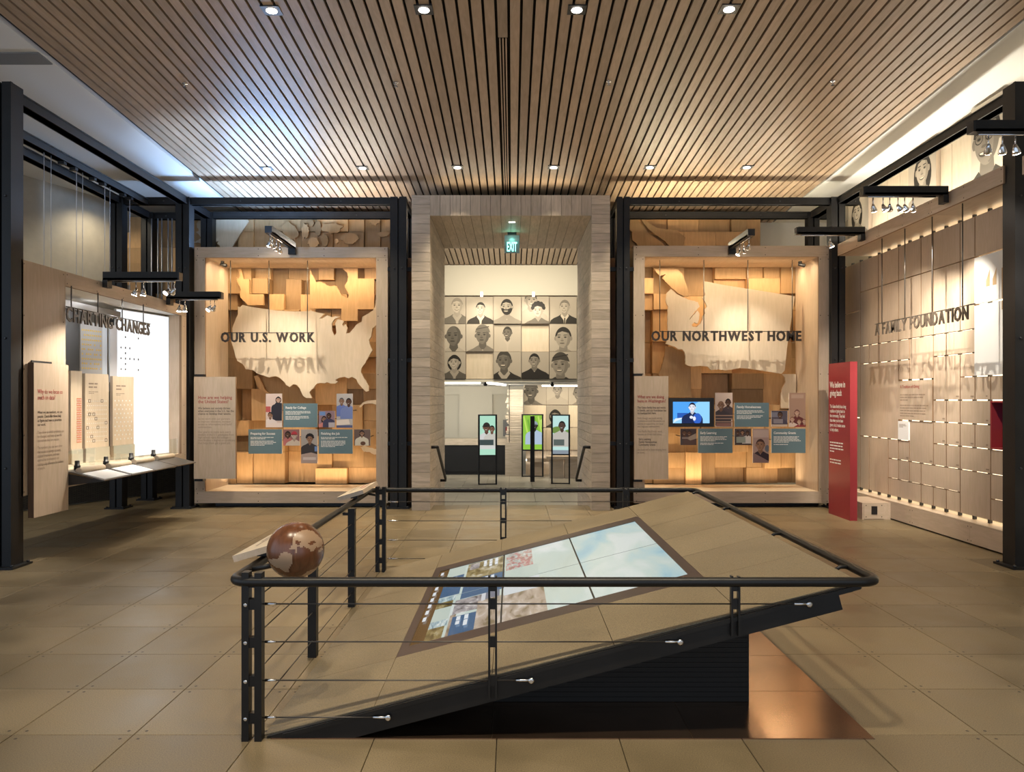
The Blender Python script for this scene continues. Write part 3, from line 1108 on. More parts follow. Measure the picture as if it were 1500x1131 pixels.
# stack of planks
ps = thing('plank_stack', 'tall stack of thin wooden planks of unequal length', 'sculpture', W(753, 0, 22.95)[:2] + (LZ,))
MB().tube([W(746, 563, 22.78), W(746, 648, 22.78)], .012, M_STEEL, 6).build('rod', ps)
r_ = random.Random(3)
z = W(0, 648, 22.95)[2]
while z < 1.98:
    hh = r_.choice((.04, .05, .07))
    x0 = W(742 + r_.uniform(-2, 4), 0, 22.95)[0]
    boxpart('plank', round(x0, 2), W(766, 0, 22.95)[0] - .0, 22.85, 23.1, z, z + hh - .006, M_OAKX, ps)
    z += hh
MB().box(W(740, 0, 22.95)[0], W(766, 0, 22.95)[0], 22.82, 23.12, LZ, W(0, 648, 22.95)[2], M_OAKX).build('base', ps)
al = thing('alarm_panel', 'small grey fire alarm panel with a red handle on the cream wall', 'alarm', W(741, 638, 24.95))
A, B = W(737, 639, 24.95), W(745.5, 615, 24.95)
boxpart('case', A[0], B[0], 24.9, 24.99, A[2], B[2], M_GREY, al)
boxpart('handle', A[0] + .08, B[0] - .05, 24.88, 24.9, A[2] + .12, A[2] + .30, M_RED, al)


# kiosks
def kiosk(label, x0, x1, ytop, yscreen, ybase, shapes, yaw, extra=None):
    Y = F * (EYE - LZ) / (ybase - CY)
    A, B = W(x0, 0, Y), W(x1, 0, Y)
    cx_ = (A[0] + B[0]) / 2
    wd = (B[0] - A[0]) / math.cos(yaw)
    zt_ = W(0, ytop, Y)[2]
    zs = W(0, yscreen, Y)[2]
    t = thing('screen_kiosk', label, 'kiosk', (cx_, Y, LZ), 'lobby screen kiosks')
    fr = Fr((cx_ - math.cos(yaw) * wd / 2, Y - math.sin(yaw) * wd / 2, LZ), (math.cos(yaw), math.sin(yaw), 0), (0, 0, 1))
    for a0, a1 in ((0, .04), (wd - .04, wd)):
        m = MB()
        board(m, fr, a0, a1, 0, zt_ - LZ, .12, M_STEEL, lift=.04)
        m.build('post', t)
    m = MB()
    board(m, fr, .04, wd - .04, 0, .025, .06, M_STEEL)
    m.build('foot_bar', t)
    m = MB()
    board(m, fr, 0, wd, zs - LZ - .03, zt_ - LZ + .005, .07, M_BLACK)
    m.build('housing', t)
    m = MB()
    sw, sh = wd - .09, zt_ - zs - .04
    f2 = Fr(fr.p(.045, zs - LZ + .01, .004), fr.u, fr.v)
    draw(m, f2, sw, sh, [([(p[0] * sh, p[1] * sh) for p in poly], c) for poly, c in shapes], emit=.55, step=.0004)
    m.build('screen', t)
    if extra:
        ex_, ey = extra
        Ye = F * (EYE - LZ) / (ey - CY)
        xx = W(ex_, 0, Ye)[0]
        boxpart('post', xx - .06, xx + .06, Ye, Ye + .08, LZ, zt_ - .02, M_STEEL, t)
    return t


skin1, skin2 = (.16, .08, .05), (.20, .10, .06)
kiosk('screen kiosk showing a man in a cap holding a child on mint green', 700.5, 728, 607.5, 667, 710, [(rectp(0, 0, 2, 2), (.42, .72, .55))] + person(.17, .70, .11, skin1, .03, 'cap', (.62, .62, .60)) + person(.31, .66, .085, skin2, .02, 'short', (.55, .53, .47)) + [(rectp(0, .25, .35, .39), (.05, .07, .07))], .10)
kiosk('screen kiosk showing a man before bright green leaves', 764, 796, 607, 659, 698.5, [(rectp(0, 0, 2, 2), (.28, .55, .06))] + [([(x, y), (x + .05, y), (x - .06, y + .5), (x - .1, y + .45)], c) for x, y, c in ((.1, .5, (.5, .75, .12)), (.22, .4, (.18, .4, .05)), (.32, .55, (.55, .8, .15)), (.42, .45, (.2, .45, .05)), (.52, .5, (.5, .72, .14)), (.6, .4, (.6, .8, .2)))] + person(.34, .70, .11, (.05, .04, .03), (.3, .36, .4), 'cap', (.42, .52, .66)), .0, (780, 706))
kiosk('screen kiosk showing a seated man in a pale shirt under a blue sky', 807.5, 835, 607.5, 665.5, 709, [(rectp(0, 0, 2, 2), (.50, .74, .70)), (ell(.12, .62, .16, .10), (.16, .26, .06)), (ell(.42, .58, .12, .06), (.18, .3, .08))] + person(.24, .74, .11, (.09, .05, .035), .02, 'short', (.50, .47, .42)) + [(rectp(.02, .22, .3, .38), (.10, .12, .11)), (rectp(0, 0, 1, .10), (.25, .29, .33))], -.10)

# ================================================================== STEEL FRAMES
def column(parent, x0, x1, y0, y1, z1, base=True, face='y'):
    """pair of steel channels back to back with a slot between, on a bolted base plate"""
    m = MB()
    if face == 'y':
        xm = (x0 + x1) / 2
        m.box(x0, xm - .012, y0, y1, 0, z1, M_STEEL)
        m.box(xm + .012, x1, y0, y1, 0, z1, M_STEEL)
        m.box(xm - .014, xm + .014, y0 + .05, y1 - .05, 0, z1 - .01, M_STEEL)
        m.box(x0 - .006, x0, y0 - .004, y0 + .03, 0, z1, M_STEEL)
        m.box(x1, x1 + .006, y0 - .004, y0 + .03, 0, z1, M_STEEL)
    else:
        ym = (y0 + y1) / 2
        m.box(x0, x1, y0, ym - .012, 0, z1, M_STEEL)
        m.box(x0, x1, ym + .012, y1, 0, z1, M_STEEL)
        m.box(x0 + .05, x1 - .05, ym - .014, ym + .014, 0, z1 - .01, M_STEEL)
    for z in (1.0, 2.3, 3.72):
        for dx in (.25, .75):
            m.lathe((x0 + (x1 - x0) * dx, y0, z), (0, -1, 0), [(0, .012), (.010, .012), (.014, .006)], M_BOLT, 8)
    o = m.build('column', parent)
    if base:
        b = MB().box(x0 - .06, x1 + .06, y0 - .06, y1 + .06, 0, .022, M_STEEL)
        for bx in (x0 - .03, x1 + .03):
            for by in (y0 - .03, y1 + .03):
                b.lathe((bx, by, .022), (0, 0, 1), [(0, .016), (.018, .016), (.02, .006)], M_BOLT, 6)
        b.build('base_plate', o)
    return o


def beam(parent, x0, x1, y0, y1, z0, z1):
    """channel beam: web with proud flanges"""
    m = MB()
    lx = abs(x1 - x0) > abs(y1 - y0)
    f = .014
    if lx:
        m.box(x0, x1, y0 + f, y1 - f, z0, z1, M_STEEL)
        m.box(x0, x1, y0, y1, z0, z0 + f, M_STEEL)
        m.box(x0, x1, y0, y1, z1 - f, z1, M_STEEL)
        n = max(2, int(abs(x1 - x0) / 1.1))
        for i in range(n):
            xx = x0 + (x1 - x0) * (i + .5) / n
            m.lathe((xx, y0 + f, (z0 + z1) / 2), (0, -1, 0), [(0, .012), (.01, .012)], M_BOLT, 6)
    else:
        m.box(x0 + f, x1 - f, y0, y1, z0, z1, M_STEEL)
        m.box(x0, x1, y0, y1, z0, z0 + f, M_STEEL)
        m.box(x0, x1, y0, y1, z1 - f, z1, M_STEEL)
    return m.build('beam', parent)


BT, BB = 4.825, 4.715
fw = thing('steel_frame', 'black steel frame standing over the charting changes exhibit', 'frame', (-5.6, 9.8, 0))
column(fw, -5.20, -5.00, 7.63, 7.83, 4.86)
column(fw, -5.20, -5.00, 11.84, 12.04, BT)
column(fw, -6.20, -6.02, 11.80, 11.98, BT)
column(fw, -6.20, -6.02, 12.80, 12.98, BT)
beam(fw, -5.16, -5.02, 7.83, 11.84, BB, BT)
beam(fw, -6.18, -6.04, 5.5, 11.80, BB, BT)
beam(fw, -5.72, -5.60, 6.0, 11.80, 4.68, 4.78)
beam(fw, -6.02, -5.20, 11.86, 11.96, BB, BT)
beam(fw, -6.02, -5.20, 12.84, 12.94, BB, BT)
beam(fw, -6.17, -6.05, 11.98, 12.80, BB, BT)
beam(fw, -5.16, -5.04, 12.04, 12.80, BB, BT)
column(fw, -5.20, -5.02, 12.80, 12.98, BT)
for Y in (9.6, 9.85, 10.3, 10.55, 11.1, 11.3):
    boxpart('cable_clamp', -5.70, -5.62, Y, Y + .06, 4.645, 4.68, M_STEEL, fw)

fu = thing('steel_frame', 'black steel frame around the U.S. work display case', 'frame', (-3.4, 12.4, 0))
column(fu, -1.880, -1.640, 11.84, 12.04, BT)
column(fu, -1.80, -1.62, 12.78, 12.90, BT, False)
beam(fu, -5.0, -1.88, 11.88, 11.98, BB, BT)
beam(fu, -5.0, -1.80, 12.78, 12.88, BB, BT)
beam(fu, -1.78, -1.66, 12.04, 12.78, BB, BT)
for z in (1.0, 2.30, 3.72):
    boxpart('bracket', -1.94, -1.53, 11.93, 11.97, z - .03, z + .03, M_STEEL, fu)
fn = thing('steel_frame', 'black steel frame around the northwest home display case', 'frame', (3.4, 12.4, 0))
column(fn, 1.627, 1.816, 11.84, 12.04, BT)
column(fn, 1.60, 1.78, 12.78, 12.90, BT, False)
beam(fn, 1.816, 4.95, 11.88, 11.98, BB, BT)
beam(fn, 1.78, 4.95, 12.78, 12.88, BB, BT)
beam(fn, 1.64, 1.76, 12.04, 12.78, BB, BT)
for z in (1.0, 2.30, 3.72):
    boxpart('bracket', 1.50, 1.90, 11.93, 11.97, z - .03, z + .03, M_STEEL, fn)
fr_ = thing('steel_frame', 'black steel frame standing over the family foundation wall', 'frame', (5.1, 9.8, 0))
column(fr_, 5.02, 5.22, 7.63, 7.83, 4.86)
column(fr_, 4.95, 5.15, 11.84, 12.04, BT)
column(fr_, 4.95, 5.13, 12.78, 12.94, BT)
beam(fr_, 5.04, 5.18, 7.83, 11.84, BB, BT)
beam(fr_, 4.98, 5.12, 12.04, 12.78, BB, BT)
beam(fr_, 5.15, 5.40, 11.88, 11.98, BB, BT)
beam(fr_, 5.13, 5.40, 12.80, 12.90, BB, BT)

# hanging cables and pipes of the left frame
for x in (64.5, 74.8, 112, 121, 153.5, 161, 190):
    Y = 5.66 * F / (CX - x)
    c = MB().tube([(-5.66, Y, 4.68), (-5.66, Y, 3.05)], .004, M_CABLEW, 6)
    tag(c.build('hanging_cable'), 'thin white suspension cable hanging from the left frame rail', 'cable', 'white suspension cables')
for k in range(9):
    X = -6.0 + k * .085 + (.02 if k % 2 else 0)
    c = MB().tube([(X, 12.74, 4.70), (X, 12.74, 1.25)], .011, mat('pipe_grey', (.22, .23, .26), .4, metal=.4), 8)
    tag(c.build('hanging_tube'), 'slim grey vertical tube in the row between the steel posts', 'tube', 'grey tubes between posts')

# ================================================================== BLOCK WALLS
CELL = .2685
BLK = {}


def block_mesh(nx, nz):
    if (nx, nz) not in BLK:
        w, h, g, c = nx * CELL, nz * CELL, .0015, .004
        vs = [(g + c, 0, g + c), (w - g - c, 0, g + c), (w - g - c, 0, h - g - c), (g + c, 0, h - g - c),
              (g, c, g), (w - g, c, g), (w - g, c, h - g), (g, c, h - g),
              (g, .32, g), (w - g, .32, g), (w - g, .32, h - g), (g, .32, h - g)]
        fs = [(0, 1, 2, 3), (0, 4, 5, 1), (1, 5, 6, 2), (2, 6, 7, 3), (3, 7, 4, 0), (4, 8, 9, 5), (5, 9, 10, 6), (6, 10, 11, 7), (7, 11, 8, 4), (8, 11, 10, 9)]
        me = bpy.data.meshes.new('wood_block')
        me.from_pydata(vs, [], fs)
        me.materials.append(M_BLOCK)
        me.update()
        BLK[(nx, nz)] = me
    return BLK[(nx, nz)]


def block_wall(label, X0, nx, Z0, nz, keep, seed, dfun):
    r = random.Random(seed)
    t = thing('block_wall', label, 'wall relief', (X0 + nx * CELL / 2, 13.1, Z0))
    free = [[keep(X0 + (i + .5) * CELL, Z0 + (k + .5) * CELL) for k in range(nz)] for i in range(nx)]
    for k in range(nz):
        for i in range(nx):
            if not free[i][k]:
                continue
            opts = [(1, 1), (2, 1), (1, 2), (2, 2), (1, 2), (2, 1)]
            r.shuffle(opts)
            for a, b in opts + [(1, 1)]:
                if i + a <= nx and k + b <= nz and all(free[i + p][k + q] for p in range(a) for q in range(b)):
                    break
            for p in range(a):
                for q in range(b):
                    free[i + p][k + q] = False
            xc, zc = X0 + (i + a / 2) * CELL, Z0 + (k + b / 2) * CELL
            place(block_mesh(a, b), 'wood_block', t, (X0 + i * CELL, dfun(r, xc, zc), Z0 + k * CELL))
    return t


def us_depth(r, x, z):
    if -3.5 < x < -2.7 and 3.55 < z < 3.95:
        return 13.26
    if z > 4.0:
        return 13.05 + r.choice((0, .04, .08, .12))
    return 12.93 + r.choice((0, .03, .06, .10, .16, .24, .32))


block_wall('relief of golden wooden blocks behind the U.S. map', -7.09, 19, .255, 17, lambda x, z: x > -5.05 or z > 2.4, 11, us_depth)
block_wall('relief of golden wooden blocks behind the Washington map', 1.86, 12, .255, 17, lambda x, z: z < 4.0 or x < 4.35, 23, us_depth)


# ================================================================== DISPLAY CASES (U.S. and northwest)
def screws(mb, pts, fr, r=.008):
    for a, b in pts:
        mb.poly([fr.p(a + r * math.cos(i * math.pi / 3), b + r * math.sin(i * math.pi / 3), .0015) for i in range(6)], M_SCREW)


CASEY = 11.95


def case(label, ox0, ox1, oy0, oy1, ix0, ix1, iy0, iy1):
    A, B = W(ox0, oy1, CASEY), W(ox1, oy0, CASEY)
    C, D = W(ix0, iy1, CASEY), W(ix1, iy0, CASEY)
    X0, X1, Z0, Z1 = A[0], B[0], A[2], B[2]
    x0, x1, z0, z1 = C[0], D[0], C[2], D[2]
    t = thing('display_case', label, 'display case', ((X0 + X1) / 2, 12.4, 0))
    th = .035
    fr = frB(0, 0, CASEY)
    for nm, a0, a1, b0, b1, m in (('top_board', X0, X1, z1, Z1, M_PLYX), ('bottom_board', X0, X1, Z0, z0, M_PLYX), ('side_board', X0, x0, z0 + .002, z1 - .002, M_PLY), ('side_board', x1, X1, z0 + .002, z1 - .002, M_PLY)):
        mb = MB()
        board(mb, fr, a0, a1, b0, b1, th, m, M_EDGE)
        if a1 - a0 > b1 - b0:
            pts = [(a0 + (a1 - a0) * q, b) for q in (.015, .33, .67, .985) for b in (b0 + .03, b1 - .03)]
        else:
            pts = [(a, b0 + (b1 - b0) * q) for q in (.01, .25, .5, .75, .99) for a in (a0 + .03, a1 - .03)]
        screws(mb, pts, fr)
        mb.build(nm, t)
    D1 = 12.92
    for nm, q in (('soffit', (x0 - .03, x1 + .03, CASEY + th, D1, z1, z1 + .03)), ('ledge', (x0 - .03, x1 + .03, CASEY + th, D1, z0 - .03, z0)), ('side_lining', (x0 - .03, x0, CASEY + th, D1, z0, z1)), ('side_lining', (x1, x1 + .03, CASEY + th, D1, z0, z1))):
        boxpart(nm, *q, M_PALE if nm == 'ledge' else M_PLYY if nm == 'soffit' else M_PLY, t)
    boxpart('outer_side', X0, X0 + .03, CASEY + th, 12.7, Z0, Z1, M_PLY, t)
    boxpart('outer_side', X1 - .03, X1, CASEY + th, 12.7, Z0, Z1, M_PLY, t)
    boxpart('base', X0 + .25, X1 - .1, 12.15, 12.9, 0, Z0, M_BLACK, t)
    return t


case('large plywood framed display case holding the U.S. map', 285, 568, 362, 737, 300.5, 551, 377.5, 720)
case('large plywood framed display case holding the Washington map', 928, 1216, 360, 737, 944.5, 1199, 376, 720)
for x, y in ((326, 383), (1172, 381)):
    P = W(x, y, 12.2)
    s = MB()
    s.lathe((P[0], P[1], 3.89), (0, 0, -1), [(0, .03), (.03, .03)], M_BLACK, 10)
    s.lathe((P[0] - .03, P[1], 3.845), (1, -.2, -.3), [(0, .025), (.10, .03), (.11, .02)], M_BLACK, 10)
    tag(s.build('case_spotlight'), 'tiny black spotlight under the soffit of the %s case' % ('U.S.' if x < 700 else 'northwest'), 'spotlight')


# ---- maps cut from plywood
def plate(name, label, pts, Y, t, m=None, cat='map', side=None, group=None):
    mb = MB()
    mb.prism([W(x, y, Y) for x, y in pts], (0, t, 0), m or M_PALE, side or M_PLY)
    return tag(mb.build(name), label, cat, group)


def jag(pts, amp, seed, closed=True, step=3.0):
    """subdivide a traced coast line and roughen it"""
    r = random.Random(seed)
    out = []
    n = len(pts)
    for i in range(n if closed else n - 1):
        (x0, y0), (x1, y1) = pts[i], pts[(i + 1) % n]
        L_ = math.hypot(x1 - x0, y1 - y0)
        k = max(1, int(L_ / step))
        for j in range(k):
            f = j / k
            a = amp if j else 0
            out.append((x0 + (x1 - x0) * f + r.uniform(-a, a), y0 + (y1 - y0) * f + r.uniform(-a, a)))
    if not closed:
        out.append(pts[-1])
    return out


us_w = [(355.7, 446.7), (352, 450), (348.3, 449), (348.8, 459.7), (343, 473.5), (340.3, 481), (340.3, 489.5), (338.2, 499), (339.7, 503), (341.5, 508), (343, 514), (344.5, 521), (347.7, 529), (355, 533), (358, 537), (360, 541), (369, 542), (379.7, 548), (394.7, 552.8), (404, 551), (410.7, 554.4), (416.5, 559.7), (419, 564), (424.5, 567), (428.8, 563), (435, 564), (439.5, 570), (444, 580), (449, 583), (456.5, 583)]
us_g = [(453.3, 574.7), (456, 571), (459.7, 568), (464, 562), (469, 561), (475, 561.5), (479.5, 560), (484, 562), (491, 562), (495, 559), (491, 557), (495.5, 554), (505, 551.7), (510.4, 554.4), (515, 552), (522, 555.5), (524, 561), (530, 568), (536, 574), (540.3, 572.5), (540.3, 566), (537, 560), (534, 555.5), (528.5, 545), (530, 538), (534, 533), (538, 526), (542.4, 518), (545.6, 513), (541.3, 504), (540.3, 498), (544, 492), (545, 481), (550, 477), (554, 474), (560, 470), (560, 436), (551, 438), (550, 446), (546.7, 454.3), (540, 459), (530.7, 464), (530, 471.4), (522, 475.7), (518, 481), (512.5, 487.4), (507, 488), (509, 481)]
us_n = [(506, 474.6), (503, 478), (501, 475), (504, 471), (500.8, 469), (494.4, 467.7), (491, 473.5), (492.8, 487.4), (489.6, 491.7), (486.4, 484), (486, 473.5), (490, 467), (497.6, 464.5), (491, 463), (487, 464.8), (479.5, 462), (472, 466.6), (467.7, 466.6), (475, 459.7), (468.8, 458.6), (462, 457), (456, 455.4), (455, 453.8), (453.5, 455.6), (432, 456.5), (405.3, 455), (384, 452), (364.8, 449)]
plate('country_map', 'pale plywood cutout of the contiguous United States floating before the blocks', jag(us_w + us_g, .35, 2, False, 2.4) + us_n, 12.58, .05, cat='map')
plate('continent_map', 'plywood cutout of eastern Canada around a dark bay above the U.S. map', jag([(454, 394), (456, 399), (459, 406), (464, 414), (470, 412.5), (475, 415), (482, 419), (493, 419), (496, 424), (499, 432), (503, 434), (508, 437), (510.5, 435), (511, 431), (507, 423), (505, 418), (509, 412), (510.5, 406), (508, 399), (502, 394)], .5, 5, False, 2) + [(502, 393), (524, 393), (524, 408), (548, 408), (548, 453), (524, 453), (524, 470), (500, 470), (500, 452), (454, 452)], 12.88, .04, m=M_BLOCK, side=M_BLOCK)
plate('continent_map', 'plywood cutout of western Canada above the U.S. map', jag([(347, 394), (350, 398), (352, 404), (349, 409), (346, 406), (347, 413), (353, 424), (351, 428), (352, 436), (360, 444)], .5, 6, False, 2) + [(363, 447), (386, 447), (386, 431), (365, 431), (365, 409), (357, 409), (353, 394)], 12.87, .05, m=M_BLOCK, side=M_BLOCK)
plate('peninsula_map', 'thin plywood cutout of a narrow peninsula below the U.S. map', jag([(372, 551), (378, 550), (380, 556), (385, 564), (388, 571), (394, 576), (391, 577.5), (386, 573), (379, 569), (375, 562)], .4, 7, step=2), 12.84, .05, m=M_BLOCK, side=M_BLOCK)
plate('mainland_map', 'plywood cutout of northern Mexico below the U.S. map', jag([(384, 551), (386, 560), (392, 571), (398, 578), (400, 584), (402, 590)], .4, 8, False, 2) + [(404, 595), (462, 595), (461, 586), (456, 580), (444, 572), (425, 560), (408, 550)], 12.86, .04, m=M_BLOCK, side=M_BLOCK)
plate('island_map', 'small curved plywood cutout of islands by the photographs', [(526, 596), (531, 590), (538, 587), (550, 586), (556, 590), (556, 594), (545, 591), (540, 591), (533, 592), (528, 597)], 12.70, .04, m=M_PALE)
plate('island_map', 'pale plywood cutout of a ragged isthmus below the last photograph', jag([(528, 655), (534, 653), (541, 656), (550, 658), (556, 664), (548, 666), (540, 662), (533, 662)], .5, 9, step=2), 12.66, .04, m=M_PALE)
alaska = jag([(292.4, 319), (297, 317.5), (305, 319), (312.7, 316), (338, 313.7), (355, 313.7), (360, 319), (364, 323.8)], .5, 3, False, 3) + [(340, 362), (340, 365), (323, 365), (322, 360), (318, 357), (320, 353), (312, 356), (309, 359), (304, 355), (317, 351.5), (304, 353.7)] + jag([(303, 356), (295.6, 358), (289, 355), (282, 354.7), (290, 352), (294.5, 349), (291, 343), (287, 340), (291, 338), (288.5, 331), (288, 328)], .8, 4, False, 2)
plate('state_map', 'pale plywood cutout of Alaska above the U.S. display case', alaska, 12.995, .03, m=M_PALE)
rr = random.Random(5)
for i, (x, y, rx, ry) in enumerate([(424, 340, 13, 14), (447, 338, 5.5, 11), (457, 327, 3, 4), (466, 334, 5, 11), (486, 334, 15, 8), (459, 355, 8, 8), (476, 352, 5, 9), (493, 353, 3.5, 3.5), (512, 349, 13, 9), (549, 322, 9, 8), (562, 343, 9, 4)]):
    pts = [(x + rx * math.cos(a) * rr.uniform(.75, 1.15), y + ry * math.sin(a) * rr.uniform(.75, 1.15)) for a in [k * 2 * math.pi / 26 for k in range(26)]]
    plate('island_map', 'ragged plywood cutout of an arctic island above the U.S. display case', pts, 13.0, .04, m=M_BLOCK, side=M_BLOCK, group='arctic island cutouts')

wa = jag([(983, 423.4), (976.5, 430), (975.5, 440.5), (978.7, 449), (978, 462), (978, 476.7), (978.7, 491.7), (975.5, 503.4), (984, 506.4), (989, 508), (993.6, 511.7), (1000, 511.7), (1003, 516), (1004, 521), (1004, 533), (1009, 536), (1014, 537), (1026.7, 535.7), (1037, 537), (1041.6, 542), (1053, 541), (1064, 542.7), (1067.5, 542), (1083.5, 539), (1097, 540)], .35, 12, False, 2.5) + [(1145, 547.5), (1149.6, 542.7), (1152.8, 510.7), (1162, 449), (1164.5, 434), (1060, 417.5), (1032, 412)] + jag([(1031, 422), (1033, 432), (1029, 436), (1032, 440.5), (1035.7, 449), (1032, 454), (1033, 459), (1030, 462), (1029, 468), (1026.7, 473.5), (1021, 479), (1015, 479), (1013, 475.7), (1017, 472), (1022, 474), (1024, 468), (1025, 459.7), (1022, 455), (1012, 466), (1010, 468), (1018, 456), (1025, 449), (1022.4, 442.6), (1015, 440.5), (1008, 439), (1001, 436), (989, 428.7)], .5, 13, False, 2)
plate('state_map', 'pale plywood cutout of Washington state floating before the blocks', wa, 12.58, .05)
plate('island_map', 'plywood cutout of a large coastal island above the Washington map', jag([(957, 393), (962, 399), (967, 404), (975, 402), (970, 408), (978, 416), (984, 422), (992, 429), (1001, 434), (1009, 434), (1008, 424), (1004, 413), (1000, 402), (992, 393)], .5, 14, step=2), 12.80, .05, m=M_BLOCK, side=M_BLOCK)
plate('state_map', 'plywood cutout of Oregon below the Washington map', [(975, 507), (984, 508), (993.6, 513), (1001, 514), (1004, 525), (1005, 534), (1012, 538), (1012, 582), (980, 582)] + jag([(965, 548), (969, 538), (972, 528), (974, 518)], .6, 15, False, 2), 12.80, .05, m=M_BLOCK, side=M_BLOCK)
plate('state_map', 'plywood cutout with a wavy edge right of the Washington map', [(1146, 548), (1150, 553), (1151, 560), (1146, 569), (1144, 578), (1144, 598), (1166, 598), (1166, 548)], 12.84, .04, m=M_PALE)
plate('coast_map', 'plywood cutout of a ragged mainland coast above the Washington case', jag([(939, 321), (943, 327), (948, 333), (954, 339), (962, 345), (972, 352), (977, 356)], .7, 16, False, 2) + [(983, 364), (1000, 364), (1004, 348), (990, 336), (978, 336), (962, 334), (952, 328), (945, 320)], 13.0, .04, m=M_BLOCK, side=M_BLOCK)
plate('coast_map', 'plywood cutout of a coastal island above the Washington case', jag([(923, 322), (934, 322), (944, 334), (954, 344), (968, 354), (978, 364)], .6, 17, False, 2) + [(936, 364), (932, 356), (926, 352), (926, 340), (922, 336)], 13.0, .04, m=M_BLOCK, side=M_BLOCK)


# ---- hanging letter signs
def hung_sign(label, s, x0, x1, y0, y1, Y, rods, ytop, barx):
    a, b = W(x0, y1, Y), W(x1, y0, Y)
    t = thing('hanging_sign', label, 'sign', ((a[0] + b[0]) / 2, Y, a[2]))
    fr = frB(0, 0, Y)
    sign_letters(t, fr, s, a[0], b[0], a[2], b[2] - a[2], .035, M_LETTER)
    for x in rods:
        P = W(x, y0, Y)
        MB().tube([P, (P[0], Y, W(x, ytop, Y)[2])], .007, M_CABLE, 6).build('rod', t)
    p, q = W(barx[0], y0 + .5, Y), W(barx[1], y0 + .5, Y)
    MB().tube([p, q], .007, M_CABLE, 6).build('bar', t)


hung_sign('hanging dark letters reading OUR U.S. WORK', 'OUR U.S. WORK', 323.8, 461.2, 487, 500.8, 12.2, (337.6, 394, 450.3), 381.5, (330, 460))
hung_sign('hanging dark letters reading OUR NORTHWEST HOME', 'OUR NORTHWEST HOME', 954, 1173.5, 485, 499, 12.2, (966.5, 1031, 1095.5, 1160.5), 381, (966, 1171))


# ---- plywood text panels
def text_panel(label, x0, x1, y0, y1, head, bold_par, pars, list_par=None, tail=None, hx=None):
    Y = 11.80
    a, b = W(x0, y1, Y), W(x1, y0, Y)
    w, h = b[0] - a[0], b[2] - a[2]
    t = thing('information_board', label, 'panel', ((a[0] + b[0]) / 2, Y, a[2]))
    fr = frB(a[0], a[2], Y)
    m = MB()
    board(m, fr, 0, w, 0, h, .05, M_PLY, M_EDGE)
    m.build('board', t)
    k = Y / F
    x = .065 if w > .6 else .05
    q = min(1, w / .642)
    par(t, fr, head, x, h - 32.5 * k, 6.6 * k, M_RTEXT, .92 * q, bold=.01, sp=.92)
    y = h - 47.5 * k
    par(t, fr, bold_par, x, y, 4.4 * k, M_DTEXT, .86 * q, bold=.012, sp=.92)
    y -= (bold_par.count('\n') + 1.9) * 3.95 * k
    for p in pars:
        par(t, fr, p, x, y, 4.4 * k, M_BTEXT, .86 * q, bold=.004, sp=.92)
        y -= (p.count('\n') + 1.9) * 3.95 * k
    if list_par:
        par(t, fr, list_par, x + .02, y, 4.4 * k, M_DTEXT, .86 * q, bold=.012, sp=.92)
        y -= (list_par.count('\n') + 1.9) * 3.95 * k
    if tail:
        par(t, fr, tail, x, y, 4.4 * k, M_BTEXT, .86 * q, bold=.004, sp=.92)
    boxpart('clamp', a[0], a[0] + .13, Y + .02, Y + .14, b[2] + .005, b[2] + .04, M_STEEL, t)
    boxpart('clamp', a[0], a[0] + .13, Y + .02, Y + .14, a[2] - .04, a[2] - .005, M_STEEL, t)


text_panel('plywood text panel headed How are we helping the United States?', 284, 345, 552, 701.5, 'How are we helping\nthe United States?',
           'We believe our society thrives\nwhen everyone in the U.S. has the\nchance to develop their talents.',
           ['So we work with our partners\nto improve education, increase\naccess to information, and build\ncommunities.',
            'Our goal is to make sure every\nstudent in the U.S. graduates from\nhigh school ready for college\u2014\nthen finishes a degree or certificate\nthat helps them get a good job.'])
text_panel('plywood text panel headed What are we doing here in Washington?', 929, 979, 551, 702.5, 'What are we doing\nhere in Washington?',
           'The Gates family lives and works\nin Seattle, and our foundation has\nits headquarters here.',
           ['Even though we work on big\nproblems around the world, we\nbelieve in supporting our local\nand regional communities.',
            'Our Pacific Northwest work\nfocuses on three main areas:'], 'Early Learning\nFamily Homelessness\nCommunity Grants', 'See how we\u2019ve been helping here\nat home.')

# ---- slate blue captions and photographs
PYL = 12.33


def mounted(name, label, cat, x0, x1, y0, y1, m, group, shapes=None, title=None, lines=(3, 3)):
    a, b = W(x0, y1, PYL), W(x1, y0, PYL)
    w, h = b[0] - a[0], b[2] - a[2]
    t = thing(name, label, cat, ((a[0] + b[0]) / 2, PYL, a[2]), group)
    fr = frB(a[0], a[2], PYL)
    mb = MB()
    board(mb, fr, 0, w, 0, h, .018, m, M_WHITEP)
    mb.build('board', t)
    mb = MB()
    if shapes:
        draw(mb, fr, w, h, [([(p[0] * h, p[1] * h) for p in poly], c) for poly, c in shapes])
        mb.build('print', t)
    if title:
        put_text(mb, fr, title, .035, h - .085, .052, M_WTEXT, .88, bold=.02)
        greek(mb, fr, .035, h - .135, w * .80, lines[0], .022, M_WTEXT)
        greek(mb, fr, .035, h - .150 - lines[0] * .022, w * .76, lines[1], .022, M_WTEXT)
        tag(mb.build('lettering', t), kind='stuff')
    for sx in (.25, .75):
        P = fr.p(w * sx, h * .5, -.018)
        MB().tube([P, (P[0], 12.95, P[2])], .008, M_BLACK, 6).build('standoff', t)
    return t


